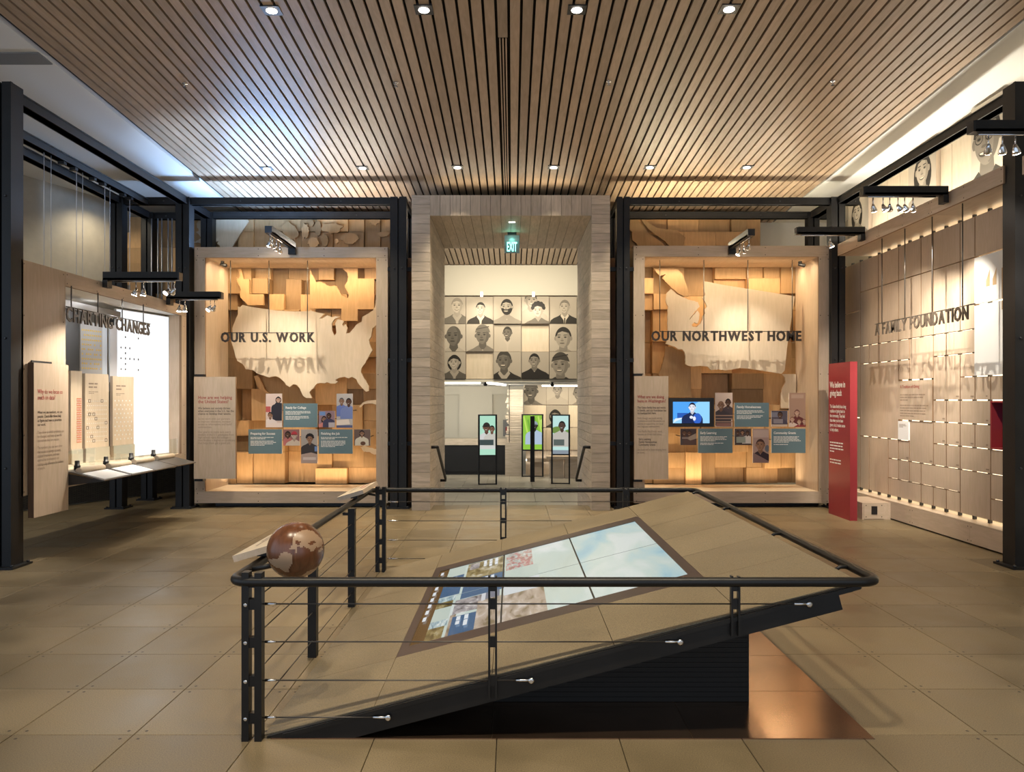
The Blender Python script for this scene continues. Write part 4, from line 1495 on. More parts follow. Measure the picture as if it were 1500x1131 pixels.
G1, G2 = 'captions in the U.S. case', 'captions in the northwest case'
for ti, x0, x1, y0, y1, g, ln in (('Ready for College', 415, 465, 591, 626, G1, (3, 3)), ('Preparing for Success', 363.8, 413, 629, 664.7, G1, (2, 4)), ('Finishing the Job', 467, 516.6, 629, 664.7, G1, (2, 5)),
                                 ('Family Homelessness', 1076, 1126.4, 590, 625.5, G2, (3, 3)), ('Early Learning', 1022.5, 1073, 628, 663.7, G2, (4, 2)), ('Community Grants', 1130, 1180, 628, 663.7, G2, (5, 1))):
    mounted('caption_panel', 'slate blue caption panel headed ' + ti, 'caption panel', x0, x1, y0, y1, M_BLUE, g, title=ti, lines=ln)

sk_d, sk_m, sk_l = (.12, .06, .04), (.30, .17, .11), (.52, .33, .25)
BK = (.02, .016, .018)
H1, H2 = 'photographs in the U.S. case', 'photographs in the northwest case'
photos = [
    ('tall photograph of a teacher in black leaning over a pupil', 389.5, 413, 576.7, 626, H1, [(rectp(0, 0, 1, 1), (.62, .50, .46)), (rectp(.0, .45, .14, .62), (.45, .10, .10))] + person(.37, .82, .085, sk_l, BK, 'bob', (.03, .03, .045)) + [([(.2, .2), (.48, .2), (.48, .72), (.3, .74), (.18, .55)], (.03, .03, .045))] + person(.13, .36, .085, sk_m, BK, 'short', (.70, .62, .60)) + [(rectp(0, 0, 1, .13), (.72, .62, .58))]),
    ('small photograph of two girls in a school library', 467, 490.5, 602, 626, H1, [(rectp(0, 0, 1, 1), (.30, .20, .24)), (rectp(.05, .72, .40, .95), (.16, .28, .55))] + person(.33, .50, .17, sk_m, BK, 'long', (.55, .22, .20)) + person(.62, .72, .15, sk_d, BK, 'bob', (.06, .06, .12)) + [(rectp(.6, .0, 1, .30), (.45, .42, .46))]),
    ('tall photograph of two students in blue shirts reading a paper', 493, 516.6, 576.7, 626.6, H1, [(rectp(0, 0, 1, 1), (.48, .46, .46))] + person(.15, .78, .09, sk_m, (.10, .10, .12), 'short', (.14, .20, .50)) + person(.36, .76, .10, sk_d, BK, 'short', (.18, .24, .50)) + [([(0, .22), (.36, .25), (.40, .10), (0, .06)], (.78, .70, .64)), (rectp(.0, 0, 1, .07), (.10, .12, .25))]),
    ('small photograph of a child beside a person in a red cap', 415, 439, 629, 652.8, H1, [(rectp(0, 0, 1, 1), (.26, .13, .13))] + person(.28, .70, .18, sk_d, BK, 'bob', (.45, .16, .16)) + person(.68, .62, .22, (.5, .4, .34), (.45, .05, .07), 'cap', (.58, .50, .42))),
    ('tall photograph of a girl with curly hair writing at a desk', 441, 465, 629, 678.7, H1, [(rectp(0, 0, 1, 1), (.36, .34, .33))] + person(.26, .72, .11, sk_m, BK, 'curly', (.05, .045, .05), smile=False) + [([(0, .26), (.3, .32), (.5, .26), (.5, .0), (0, 0)], (.42, .33, .30)), (rectp(.06, .10, .44, .18), (.60, .52, .50)), (rectp(.40, .35, .5, .5), (.15, .25, .50))]),
    ('small photograph of a person in a white shirt with folded hands', 518.7, 542.5, 629, 652.8, H1, [(rectp(0, 0, 1, 1), (.14, .10, .09))] + person(.48, .76, .17, sk_m, BK, 'bob', (.60, .58, .50), turn=.0) + [(ell(.55, .14, .16, .12), sk_d)]),
    ('tall photograph of a bald child and a woman in stripes', 1048, 1073, 575.5, 625.5, H2, [(rectp(0, 0, 1, 1), (.68, .55, .47))] + person(.37, .72, .10, sk_d, BK, 'short', (.09, .07, .08)) + person(.16, .64, .12, sk_m, BK, 'bald', (.07, .06, .07)) + [(rectp(0, .14 + .09 * i, .5, .17 + .09 * i), (.40, .28, .22)) for i in range(3)] + [(rectp(.02, .02, .46, .12), (.30, .16, .14))]),
    ('small photograph of a smiling child in a grey shirt', 1130, 1153.7, 601.7, 625, H2, [(rectp(0, 0, 1, 1), (.10, .09, .12)), (rectp(0, .6, .4, .9), (.20, .20, .26))] + person(.55, .74, .19, sk_d, BK, 'short', (.07, .06, .09)) + [(rectp(.12, .2, .72, .48), (.26, .24, .27)), (rectp(0, 0, 1, .14), (.55, .45, .36))]),
    ('tall photograph of a woman hugging three laughing children', 1156, 1180, 575.5, 625.5, H2, [(rectp(0, 0, 1, 1), (.36, .23, .17)), (rectp(.06, .84, .42, .95), (.44, .31, .24))] + person(.23, .42, .085, sk_l, (.16, .07, .06), 'bob', (.12, .03, .03)) + person(.09, .22, .075, sk_l, (.20, .10, .06), 'short', (.62, .50, .44)) + person(.29, .15, .07, sk_l, (.20, .10, .06), 'short', (.28, .03, .04)) + person(.44, .16, .07, sk_l, (.2, .1, .06), 'short', (.22, .04, .04))),
    ('small dark photograph of children around a paper', 996.6, 1020, 628, 652, H2, [(rectp(0, 0, 1, 1), (.05, .035, .04))] + person(.25, .74, .16, sk_d, BK, 'short', (.06, .05, .06)) + person(.55, .72, .16, sk_d, BK, 'short', (.08, .05, .05)) + [([(.35, .42), (.95, .72), (.98, .40), (.6, .28)], (.28, .23, .20)), (rectp(.1, .38, .5, .48), (.22, .18, .17))]),
    ('small photograph of a cheering group of children', 1076, 1100, 628, 652, H2, [(rectp(0, 0, 1, 1), (.09, .07, .07))] + person(.2, .76, .12, sk_d, BK, 'short', (.06, .05, .06)) + person(.48, .78, .13, sk_m, BK, 'bob', (.12, .10, .10)) + person(.78, .74, .13, sk_d, BK, 'short', (.55, .52, .50)) + [(rectp(.1, .14, .66, .50), (.26, .30, .27))]),
    ('tall photograph of a thoughtful young boy looking up', 1102.8, 1126.4, 628, 678, H2, [(rectp(0, 0, 1, 1), (.36, .26, .24)), (rectp(.02, .74, .46, .96), (.46, .36, .33))] + person(.22, .52, .16, sk_m, (.07, .035, .03), 'short', (.035, .025, .035), smile=False) + [([(0, .30), (.08, .26), (.48, .04), (.48, 0), (0, .0)], (.22, .15, .15)), (ell(.42, .42, .07, .10), (.12, .14, .18))]),
]
for lab, x0, x1, y0, y1, g, sh in photos:
    mounted('photo_panel', lab, 'photograph', x0, x1, y0, y1, M_WHITEP, g, shapes=sh)
# television
a, b = W(980, 625.5, PYL), W(1046, 583, PYL)
tv = thing('television', 'black framed television showing a boy on bright blue', 'television', ((a[0] + b[0]) / 2, PYL, a[2]))
boxpart('housing', a[0], b[0], PYL, PYL + .07, a[2], b[2], M_BLACK, tv)
c, d = W(985.7, 620, PYL), W(1039.3, 588.6, PYL)
fr = frB(c[0], c[2], PYL - .002)
sw, sh = d[0] - c[0], d[2] - c[2]
mb = MB()
shp = [(rectp(0, 0, 3, 1), (.08, .36, .86)), (ell(1.55, .35, .75, .75), (.28, .62, .92)), (rectp(0, .0, 3, .18), (.30, .62, .95)), (rectp(.2, .2, .7, .48), (.02, .10, .45))] + person(.90, .74, .20, (.80, .80, .88), (.01, .01, .03), 'short', (.01, .02, .08)) + [(ell(1.13, .22, .2, .25), (.03, .12, .55)), (ell(.85, .28, .08, .07), (.75, .78, .9)), (ell(.99, .22, .07, .10), (.75, .78, .9)), ([(0, 0), (.1, .22), (.42, .26), (.4, .2), (.15, .1)], (.7, .82, .95))]
draw(mb, fr, sw, sh, [([(p[0] * sh, p[1] * sh) for p in poly], cc) for poly, cc in shp], emit=.6, step=.0004)
mb.build('screen', tv)
MB().tube([((a[0] + b[0]) / 2, PYL + .07, (a[2] + b[2]) / 2), ((a[0] + b[0]) / 2, 12.95, (a[2] + b[2]) / 2)], .03, M_BLACK, 8).build('mount', tv)


# ================================================================== LIGHT ARMS
def lamp_head(parent, top, aim, drop=.10, lens=True):
    """chrome stem, bell and glowing lens"""
    top = Vector(top)
    j = top - Vector((0, 0, drop))
    d = (Vector(aim) - j).normalized()
    m = MB()
    m.tube([top, j], .006, M_CHROME, 6)
    m.lathe(j - d * .02, d, [(0, .012), (.03, .022), (.06, .032), (.085, .036)], M_CHROME, 10)
    o = m.build('lamp_head', parent)
    if lens:
        MB().lathe(j + d * .066, d, [(0, .031), (.003, .031), (.006, .024)], M_LENS, 10).build('lens', o)
    return j + d * .08


def arm(label, p0, p1, heads, h=.10, wd=.10):
    """dark box beam from the case (p0) out to its tip (p1); heads: (fraction, aim, lit, energy)"""
    p0, p1 = Vector(p0), Vector(p1)
    t = thing('track_light', label, 'track light', tuple(p0))
    d = (p1 - p0)
    L_ = d.length
    d.normalize()
    s = Vector((-d.y, d.x, 0)) * wd / 2
    m = MB()
    m.prism([p0 - s, p0 + s, p1 + s, p1 - s], (0, 0, h * .25), M_STEEL)
    for q in (-1, 1):
        w = s * q
        m.prism([p0 + w, p1 + w, p1 + w + Vector((0, 0, h)), p0 + w + Vector((0, 0, h))], -s * q * .14, M_STEEL)
    m.build('beam', t)
    m = MB()
    e = d * .06
    m.prism([p0 - s * 1.1, p0 + s * 1.1, p0 + s * 1.1 + e, p0 - s * 1.1 + e], (0, 0, -.09), M_STEEL)
    m.build('bracket', t)
    m = MB()
    m.prism([p1 - s * 1.0, p1 + s * 1.0, p1 + s * 1.0 + d * .02, p1 - s * 1.0 + d * .02], (0, 0, h * .95), M_BLACK)
    m.build('end_plate', t)
    MB().tube([p0 + d * .12 + Vector((0, 0, -.012)), p1 - d * .05 + Vector((0, 0, -.012))], .010, M_CHROME, 6).build('track', t)
    for f, aim, lit, en in heads:
        q = p0 + d * L_ * f + Vector((0, 0, -.015))
        tip = lamp_head(t, q, aim, lens=lit)
        if en:
            light('SPOT', 'track_spot', tip, en, (1, .90, .76), aim, spot_size=math.radians(52), spot_blend=.8, shadow_soft_size=.012)
    return t


arm('black light arm reaching out over the U.S. display case', (-3.42, 11.93, 4.03), (-3.42, 10.76, 4.03), [(.55, (-3.9, 12.6, 2.4), True, 0), (.70, (-3.9, 12.6, 2.2), True, 95), (.86, (-3.0, 12.6, 2.2), True, 50), (.95, (-4.65, 11.8, 1.35), True, 70)])
arm('black light arm reaching out over the northwest display case', (3.42, 11.93, 4.03), (3.42, 10.95, 4.03), [(.45, (2.1, 11.8, 1.35), True, 70), (.65, (3.9, 12.6, 2.4), True, 75), (.9, (3.3, 12.6, 2.6), True, 25)])
arm('black light arm over the middle of the charting changes case', (-4.97, 9.34, 3.14), (-4.06, 9.34, 3.14), [(.42, (-5.0, 9.4, 2.0), True, 80), (.52, (-4.8, 9.5, 1.0), True, 60), (.86, (-5.0, 8.2, 1.6), True, 190), (.93, (-5.2, 9.9, 1.8), False, 0)])
arm('black light arm over the far end of the charting changes case', (-4.97, 11.05, 3.14), (-4.20, 11.05, 3.14), [(.22, (-5.0, 11.0, 1.0), True, 60), (.32, (-4.8, 11.2, .8), True, 0), (.80, (-5.2, 10.2, 1.5), True, 90), (.88, (-5.2, 11.9, 2), False, 0)])

# ================================================================== RIGHT WALL: A FAMILY FOUNDATION
RX = 5.42
RU, RZ0, RZU = .295, .285, .279


def ry(k):
    return 8.37 + RU * k


def rz(j):
    return RZ0 + RZU * j


arm('black light arm over the red sign end of the family wall', (4.97, 10.82, 4.02), (4.03, 10.82, 4.02), [(.5, (5.4, 10.9, 2.0), True, 0)])
arm('black light arm with a bunch of spots over the middle of the family wall', (4.97, 8.76, 4.02), (4.02, 8.76, 4.02), [(.40, (5.42, 9.9, 2.2), True, 190), (.50, (5.4, 9.2, 2.5), True, 0), (.58, (5.42, 9.0, 2.6), True, 130), (.68, (5.42, 10.8, 2.2), True, 200), (.76, (5.4, 8.6, 1.4), True, 0), (.88, (5.42, 10.2, 1.1), True, 190)])
arm('black light arm with spots beyond the near steel column', (4.97, 6.7, 4.02), (4.03, 6.7, 4.02), [(.15, (5.4, 7.2, 1.2), True, 0), (.3, (5.4, 7.9, 2.0), True, 0), (.45, (5.42, 8.6, 2.4), True, 60), (.6, (5.4, 7.4, 1.4), True, 0), (.72, (5.42, 8.4, 1.0), True, 120), (.85, (5.4, 9, 1.6), True, 0)])

cn = thing('canopy', 'plywood box canopy along the top of the family wall', 'canopy', (5.3, 9.77, 3.89))
fr = frR(11.75, 0, 5.0)
for i, (a0, a1) in enumerate(((0, 1.30), (1.302, 2.60), (2.602, 3.96))):
    m = MB()
    board(m, fr, a0, a1, 3.89, 4.07, .03, M_PLYY, M_EDGE)
    screws(m, [(a0 + .03, 3.92), (a0 + .03, 4.04), (a1 - .03, 3.92), (a1 - .03, 4.04), ((a0 + a1) / 2, 3.92), ((a0 + a1) / 2, 4.04)], fr)
    m.build('fascia', cn)
    boxpart('soffit', 5.03, 5.62, 11.75 - a1, 11.75 - a0, 3.89, 3.915, M_PLYY, cn)
boxpart('end_panel', 5.03, 5.40, 7.79, 7.815, 3.915, 4.07, M_PLY, cn)
boxpart('end_panel', 5.03, 5.40, 11.725, 11.75, 3.915, 4.07, M_PLY, cn)
cn2 = thing('canopy', 'plywood box canopy beyond the near right steel column', 'canopy', (5.3, 6.6, 3.89))
m = MB()
board(m, frR(7.5, 0, 5.0), 0, 1.9, 3.89, 4.07, .03, M_PLYY, M_EDGE)
m.build('fascia', cn2)
boxpart('soffit', 5.03, 5.62, 5.6, 7.5, 3.89, 3.915, M_PLYY, cn2)

tw = thing('tile_wall', 'wall of plywood tiles with glowing gaps between them', 'wall relief', (RX, 10.2, 0))
boxpart('light_panel', 5.64, 5.68, 7.3, 12.7, .27, 3.88, M_GLOW, tw)
for k in range(-3, 15):
    for z0, z1 in (((.265, rz(3)), (rz(5), 3.885)) if k in (-1, 0) else ((.265, 3.885),)):
        boxpart('batten', RX + .062, RX + .10, ry(k) + .125, ry(k) + .155, z0, z1, M_BLACK, tw)
tl = [(0, 1, 0, 1), (0, 1, 1, 2), (1, 3, 0, 2), (3, 4, 0, 1), (4, 5, 0, 1), (5, 6, 0, 1), (3, 6, 1, 2), (6, 7, 1, 2), (7, 8, 1, 2), (6, 9, 0, 1), (8, 9, 1, 2), (9, 11, 0, 3), (11, 12, 0, 3),
      (-1, 1, 2, 3), (1, 3, 2, 3), (3, 4, 2, 3), (4, 5, 2, 3), (5, 7, 2, 4), (7, 8, 2, 3), (8, 9, 2, 3),
      (1, 2, 3, 4), (2, 3, 3, 4), (3, 4, 3, 4), (4, 5, 3, 4), (1, 3, 4, 5), (3, 4, 4, 5), (4, 5, 4, 5),
      (0, 1, 5, 6), (1, 2, 5, 6), (2, 3, 5, 6), (3, 5, 5, 7), (2, 3, 6, 7), (5, 7, 6, 8), (7, 8, 6, 7), (8, 12, 3, 7), (2, 4, 7, 8), (4, 5, 7, 8), (7, 11, 7, 8), (11, 12, 7, 8),
      (2, 3, 8, 11), (3, 5, 8, 11), (5, 6, 8, 11), (6, 8, 8, 11), (8, 10, 8, 11), (10, 12, 8, 11),
      (-1, 2, 11, 13), (2, 3, 11, 13), (3, 5, 11, 13), (5, 6, 11, 13), (6, 8, 11, 13), (8, 10, 11, 13), (10, 12, 11, 13),
      (12, 14, 0, 4), (12, 14, 4, 8), (12, 14, 8, 10), (12, 14, 10, 13),
      (-2, 0, 0, 2), (-3, -1, 2, 5), (-3, 0, 5, 11), (-3, -1, 11, 13)]
TILES = {}
gy, gz = .009, .0075
years = {(3, 5, 5, 7), (2, 3, 5, 6), (1, 2, 5, 6), (0, 1, 5, 6), (4, 5, 4, 5), (1, 3, 4, 5), (4, 5, 3, 4), (3, 4, 3, 4), (2, 3, 3, 4), (1, 2, 3, 4), (7, 8, 2, 3), (5, 7, 2, 4), (3, 4, 2, 3), (1, 3, 2, 3)}
yt = MB()
for q in tl:
    k0, k1, j0, j1 = q
    zt = rz(j1) - gz - (.075 if j1 == 13 else 0)
    z0_ = rz(j0) + gz + (.03 if j0 == 0 else 0)
    key = (k1 - k0, j1 - j0, j0 == 0, j1 == 13)
    if key not in TILES:
        b = MB()
        board(b, frR(0, 0, 0), 0, (k1 - k0) * RU - 2 * gy, 0, zt - z0_, .06, M_TILE, M_EDGE)
        me = bpy.data.meshes.new('tile')
        me.from_pydata(b.v, [], b.f)
        for mm_ in b.mats:
            me.materials.append(mm_)
        me.polygons.foreach_set('material_index', b.m)
        me.update()
        TILES[key] = me
    place(TILES[key], 'tile', tw, (RX, ry(k1) - gy, z0_))
    if q in years:
        f2 = frR(ry(k0) + gy, rz(j0) + gz, RX - .0005)
        greek(yt, f2, -.075, .03, .06, 1, .035, M_BTEXT, last=1, h=.5)
tag(yt.build('tile_marks', tw), kind='stuff')
# white quotation panels, white card, text tile, red niche
for j0, j1, lab in ((6, 9, 'tall white quotation panel below the tan quote marks'), (9, 11, 'white panel with tan quote marks high on the family wall')):
    t = thing('quotation_panel', lab, 'panel', (RX, ry(1), rz(j0)))
    m = MB()
    fr = frR(ry(2) - gy, rz(j0) + gz, RX - .012)
    w_, h_ = 2 * RU - .012, (j1 - j0) * RZU - .022
    board(m, fr, 0, w_, 0, h_, .05, M_WHITEP)
    m.build('board', t)
    m = MB()
    TAN = mat('tan_print', (.52, .36, .20), .6)
    if j0 == 9:
        for a in (.22, .34):
            mq = MB()
            mq.poly([fr.p(a, .17, .001), fr.p(a + .07, .17, .001), fr.p(a + .07, .36, .001), fr.p(a, .24, .001)], TAN)
            mq.build('quote_mark', t)
        m.poly([fr.p(.50, .0, .001), fr.p(w_, .0, .001), fr.p(w_, .34, .001), fr.p(.50, .34, .001)], TAN)
    else:
        for pp in ([(.50, h_ - .10), (w_, h_ - .10), (w_, h_), (.50, h_)], [(w_, .25), (w_, .55), (.55, .48), (.525, .40), (.55, .3)], [(w_, .05), (w_, .13), (.52, .10)]):
            mq = MB()
            mq.poly([fr.p(a_, b_, .001) for a_, b_ in pp], TAN)
            mq.build('lettering', t)
    if j0 == 9:
        m.build('lettering', t)
t = thing('white_card', 'small white card among the plywood tiles', 'card', (RX, ry(7.5), rz(3)))
m = MB()
fr = frR(ry(8) - gy, rz(3) + gz, RX - .012)
board(m, fr, 0, RU - .012, 0, RZU - .022, .05, M_WHITEP)
m.build('board', t)
m = MB()
greek(m, fr, .03, .21, .2, 3, .018, M_BTEXT)
m.build('lettering', t)
t = thing('text_tile', 'plywood tile headed A Tradition of Giving', 'panel', (RX, ry(6.5), rz(4)))
m = MB()
fr = frR(ry(8) - gy, rz(4) + gz, RX - .012)
w_, h_ = 3 * RU - .012, 2 * RZU - .022
board(m, fr, 0, w_, 0, h_, .05, M_TILE, M_EDGE)
m.build('board', t)
m = MB()
fit_text(m, fr, 'A Tradition of Giving', .06, .56, h_ - .115, .055, M_RTEXT, bold=.01)
m.build('lettering', t)
m = MB()
greek(m, fr, .06, h_ - .20, .68, 3, .036, M_BTEXT, last=.3)
greek(m, fr, .06, h_ - .345, .74, 5, .036, M_BTEXT, last=.5)
tag(m.build('small_print', t), kind='stuff')
t = thing('red_niche', 'red lined niche with a blue picture in the tile wall', 'niche', (RX, ry(0), rz(3)))
y0, y1, z0, z1 = ry(-1) + gy, ry(1) - gy, rz(3) + gz, rz(5) - gz
boxpart('back', RX + .14, RX + .16, y0, y1, z0, z1, M_RED, t)
boxpart('side', RX - .01, RX + .14, y1 - .02, y1, z0, z1, M_RED, t)
boxpart('side', RX - .01, RX + .14, y0, y0 + .02, z0, z1, M_RED, t)
boxpart('top', RX - .01, RX + .14, y0 + .02, y1 - .02, z1 - .02, z1, M_RED, t)
boxpart('bottom', RX - .01, RX + .14, y0 + .02, y1 - .02, z0, z0 + .02, M_RED, t)
fr = frR(y1 - .02, z0 + .02, RX + .137)
w_, h_ = y1 - y0 - .04, z1 - z0 - .04
m = MB()
draw(m, fr, w_, h_, [(rectp(.0, .22, .19, .5), (.06, .13, .62)), (rectp(.0, .2, .19, .25), (.35, .40, .70)), (rectp(.0, .05, .6, .20), (.50, .26, .14)), (rectp(.25, .12, .34, .3), (.62, .56, .48))])
m.build('print', t)

# plinth under the wall
pl = thing('plinth', 'low plywood plinth running below the tile wall', 'plinth', (5.4, 10, 0))
fr = frR(12.2, 0, 5.32)
for a0, a1 in ((0, 1.05), (1.052, 2.0), (2.002, 3.30), (3.302, 4.6)):
    m = MB()
    board(m, fr, a0, a1, .02, .245, .03, M_PLYY, M_EDGE)
    screws(m, [(a0 + .03, .05), (a0 + .03, .21), (a1 - .03, .05), (a1 - .03, .21)], fr)
    m.build('front_board', pl)
boxpart('top_board', 5.32, 5.62, 7.6, 12.2, .246, .262, M_PLYY, pl)
boxpart('recess', 5.37, 5.6, 7.6, 12.2, 0, .24, M_BLACK, pl)
# small floor box with a black plate beside the red sign
fb = thing('floor_box', 'small plywood box with a black socket plate beside the red sign', 'box', (5.1, 10.9, 0))
a = W(1272, 763, 10.62)
bx0, bx1 = 4.92, 5.24
boxpart('body', bx0, 5.318, 10.75, 11.45, .0, .235, M_PLYY, fb)
m = MB()
fr = frB(bx0 + .02, .0, 10.745)
board(m, fr, 0, .28, .012, .228, .005, M_PLYX, M_EDGE, lift=.003)
screws(m, [(.03, .04), (.25, .04), (.03, .2), (.25, .2)], Fr(fr.p(0, 0, .003), fr.u, fr.v))
m.build('face_plate', fb)
boxpart('socket_plate', bx0 + .125, bx0 + .205, 10.735, 10.742, .075, .19, M_BLACK, fb)
# hanging letters
def rod_sign(label, s, x0, x1, X, ztop, h, rods, rtop, m_):
    y0, y1 = X * F / (x0 - CX), X * F / (x1 - CX)
    t = thing('hanging_sign', label, 'sign', (X, (y0 + y1) / 2, ztop - h))
    if X > 0:
        fr = frR(y0, 0, X)
        sign_letters(t, fr, s, 0, y0 - y1, ztop - h, h, .014, m_, bold=.020)
    else:
        fr = frL(y0, 0, X)
        sign_letters(t, fr, s, 0, y1 - y0, ztop - h, h, .014, m_, bold=.020)
    for x in rods:
        Y = X * F / (x - CX)
        MB().tube([(X, Y, ztop - .01), (X, Y, rtop)], .007, M_CABLE, 6).build('rod', t)
    MB().tube([(X, y0, ztop), (X, y1 - (.12 if X > 0 else -.02), ztop)], .007, M_CABLE, 6).build('bar', t)


rod_sign('hanging bronze letters reading A FAMILY FOUNDATION', 'A FAMILY FOUNDATION', 1282, 1418.5, 5.06, 2.735, .155, (1292, 1325.5, 1365.5, 1410), 3.89, M_LETTER2)

# red freestanding sign
rs = thing('red_sign', 'tall red freestanding sign headed We believe in giving back', 'sign', (4.76, 11.0, 0))
boxpart('slab', 4.70, 4.80, 10.64, 11.36, .0, 2.215, M_RED, rs)
m = MB()
fr = frR(11.36, 0, 4.70)
par(rs, fr, 'We believe in\ngiving back', .05, 1.86, .125, M_WTEXT, .74, bold=.02, sp=.95)
par(rs, fr, 'The Gates family has a long\ntradition of giving back to\nthe community. They feel\nthat when you\u2019ve been\ngiven a lot, it makes sense\nto help others.', .05, 1.565, .068, M_WTEXT, .72, bold=.02, sp=1.0)
greek(m, fr, .05, 1.05, .48, 4, .043, M_WTEXT, last=.35)
greek(m, fr, .05, .80, .44, 2, .043, M_WTEXT, last=.9)
tag(m.build('small_print', rs), kind='stuff')

# portraits above the canopy
CLX = 5.56
for nm, x0, x1, sh, pr in (('woman with long dark hair on the boards at the corner', 1247, 1277, person(.34, .64, .19, .50, .03, 'long', .26, turn=.0), .05),
                           ('woman with long dark hair in the middle of the boards', 1336, 1377, person(.36, .68, .20, .46, .03, 'long', .24, turn=.05), .05),
                           ('large bespectacled face beside the near steel column', 1429, 1478, person(.28, .60, .29, .24, .03, 'short', .05, turn=.15, specs=True), .05)):
    ya, yb = CLX * F / (x0 - CX), CLX * F / (x1 - CX)
    t = thing('portrait_board', 'sepia portrait of a %s' % nm, 'portrait', (CLX, (ya + yb) / 2, 4.0), 'portraits above the canopy')
    zt_ = min(ceil_z(ya), ceil_z(yb)) - .03
    fr = frR(ya, 4.08, CLX - pr)
    w_, h_ = ya - yb, zt_ - 4.08
    m = MB()
    board(m, fr, 0, w_, 0, h_, .05 + pr, M_PALE, M_PLY)
    m.build('board', t)
    m = MB()
    draw(m, fr, w_, h_, [(rectp(0, 0, 3, 3), .50)] + [([(p[0] * h_, p[1] * h_) for p in poly], c) for poly, c in sh])
    m.build('print', t)
for x0, x1 in ((1278, 1300), (1300.5, 1318), (1318.5, 1335.5), (1378, 1394), (1394.5, 1428.5)):
    ya, yb = CLX * F / (x0 - CX), CLX * F / (x1 - CX)
    bo = MB()
    board(bo, frR(ya, 4.08, CLX), 0, ya - yb, 0, ceil_z(ya) - .04 - 4.08, .05, M_PALE, M_PLY)
    tag(bo.build('blank_board'), 'blank pale plywood board between the portraits above the canopy', 'board', 'blank boards above the canopy')

# ================================================================== LEFT WALL: CHARTING CHANGES
LX = -5.0
lc = thing('data_case', 'long plywood display case with a white light box inside', 'display case', (-5.2, 9.8, .7))
fr = frL(0, 0, LX)
for nm, a0, a1, b0, b1, m_ in (('left_board', 7.80, 8.57, .70, 3.12, M_PLY), ('top_board', 8.572, 11.75, 2.96, 3.12, M_PLYY), ('right_board', 11.58, 11.75, .872, 2.958, M_PLY), ('bottom_board', 8.572, 11.75, .70, .87, M_PLYY)):
    m = MB()
    board(m, fr, a0, a1, b0, b1, .035, m_, M_EDGE)
    if nm == 'left_board':
        pts = [(a, b) for a in (7.84, 8.53) for b in (.74, 1.32, 2.0, 2.55, 3.08)]
    elif nm == 'right_board':
        pts = [(11.66, b) for b in (1.0, 1.6, 2.2, 2.8)]
    else:
        pts = [(8.6 + i * .62, b) for i in range(6) for b in (b0 + .03, b1 - .03)]
    screws(m, pts, fr)
    m.build(nm, lc)
boxpart('end_panel', -5.62, -5.035, 7.80, 7.83, .70, 3.12, M_PLY, lc)
boxpart('inner_end_panel', -5.22, -5.035, 11.58, 11.61, .87, 2.96, M_PLY, lc)
boxpart('top_panel', -5.62, -5.035, 7.83, 11.75, 3.09, 3.12, M_PLYY, lc)
boxpart('inner_ceiling', -5.80, -5.035, 8.57, 11.58, 2.965, 2.985, M_WHITE, lc)
boxpart('ledge', -5.95, -5.035, 8.0, 11.58, .84, .87, M_PALE, lc)
boxpart('inner_end_panel', -5.95, -5.035, 8.0, 8.03, .87, 2.96, M_GREY, lc)
boxpart('inner_beam', -5.50, -5.42, 8.05, 10.9, 2.80, 2.90, M_METAL, lc)
boxpart('back_panel', -5.98, -5.95, 8.0, 10.6, .87, 2.96, M_MGREY, lc)
# oblique light box
A2, B2 = Vector((-5.19, 11.58, 0)), Vector((-5.64, 9.68, 0))
ud = (A2 - B2).normalized()


def on_ab(x):
    """distance along the light box line for a pixel column"""
    k = (x - CX) / F
    # B + s*ud : X = k*Y
    s = (k * B2.y - B2.x) / (ud.x - k * ud.y)
    return s


bxs = thing('light_box', 'tall glowing white light box inside the charting changes case', 'light box', tuple(B2 + Vector((0, 0, .87))))
frS = Fr(B2, ud, (0, 0, 1))
s0, s1 = on_ab(170), (A2 - B2).length
m = MB()
board(m, frS, s0, s1, .875, 2.94, .03, M_WHITE)
m.build('housing', bxs)
m = MB()
m.poly([frS.p(s0 + .01, .885, .002), frS.p(s1 - .01, .885, .002), frS.p(s1 - .01, 2.93, .002), frS.p(s0 + .01, 2.93, .002)], M_BOX)
m.build('diffuser', bxs)
m = MB()
for i in range(8):
    for j in range(5):
        if RNG.random() < .6:
            a, b_ = s0 + .08 + j * .085, 2.62 - i * .075
            board(m, frS, a, a + .022, b_, b_ + .028, .001, M_DTEXT, lift=.003)
tag(m.build('dot_marks', bxs), kind='stuff')
# grey glass dot panels in the left part
dp = thing('dot_panel', 'dark grey hanging panel printed with rows of yellow dots', 'panel', tuple(frS.p(on_ab(120), 1.9)))
m = MB()
sA, sB = on_ab(116), on_ab(148)
board(m, frS, sA, sB, 1.92, 2.70, .02, M_MGREY, lift=.02)
m.build('board', dp)
m = MB()
YEL = mat('yellow_dot', (.62, .42, .06), .5)
for i in range(9):
    for j in range(10):
        if RNG.random() < .85:
            a, b_ = sA + (sB - sA) * (.06 + j * .093), 2.58 - i * .062
            board(m, frS, a, a + .018, b_, b_ + .022, .001, YEL, lift=.0215)
tag(m.build('dots', dp), kind='stuff')
m = MB()
board(m, frS, on_ab(149), on_ab(157), 1.92, 2.70, .02, mat('pale_blue', (.50, .56, .62), .4), lift=.0)
tag(m.build('frosted_strip'), 'narrow pale blue frosted strip beside the yellow dot panel', 'panel')
m = MB()
board(m, frS, on_ab(90), on_ab(168), 1.80, 1.90, .03, M_GREY, lift=.05)
tag(m.build('cross_rail'), 'grey rail crossing the case above the data panels', 'rail')
m = MB()
board(m, frS, on_ab(159), on_ab(170), 1.92, 2.70, .02, mat('dot_grey', (.52, .53, .56), .4), lift=.02)
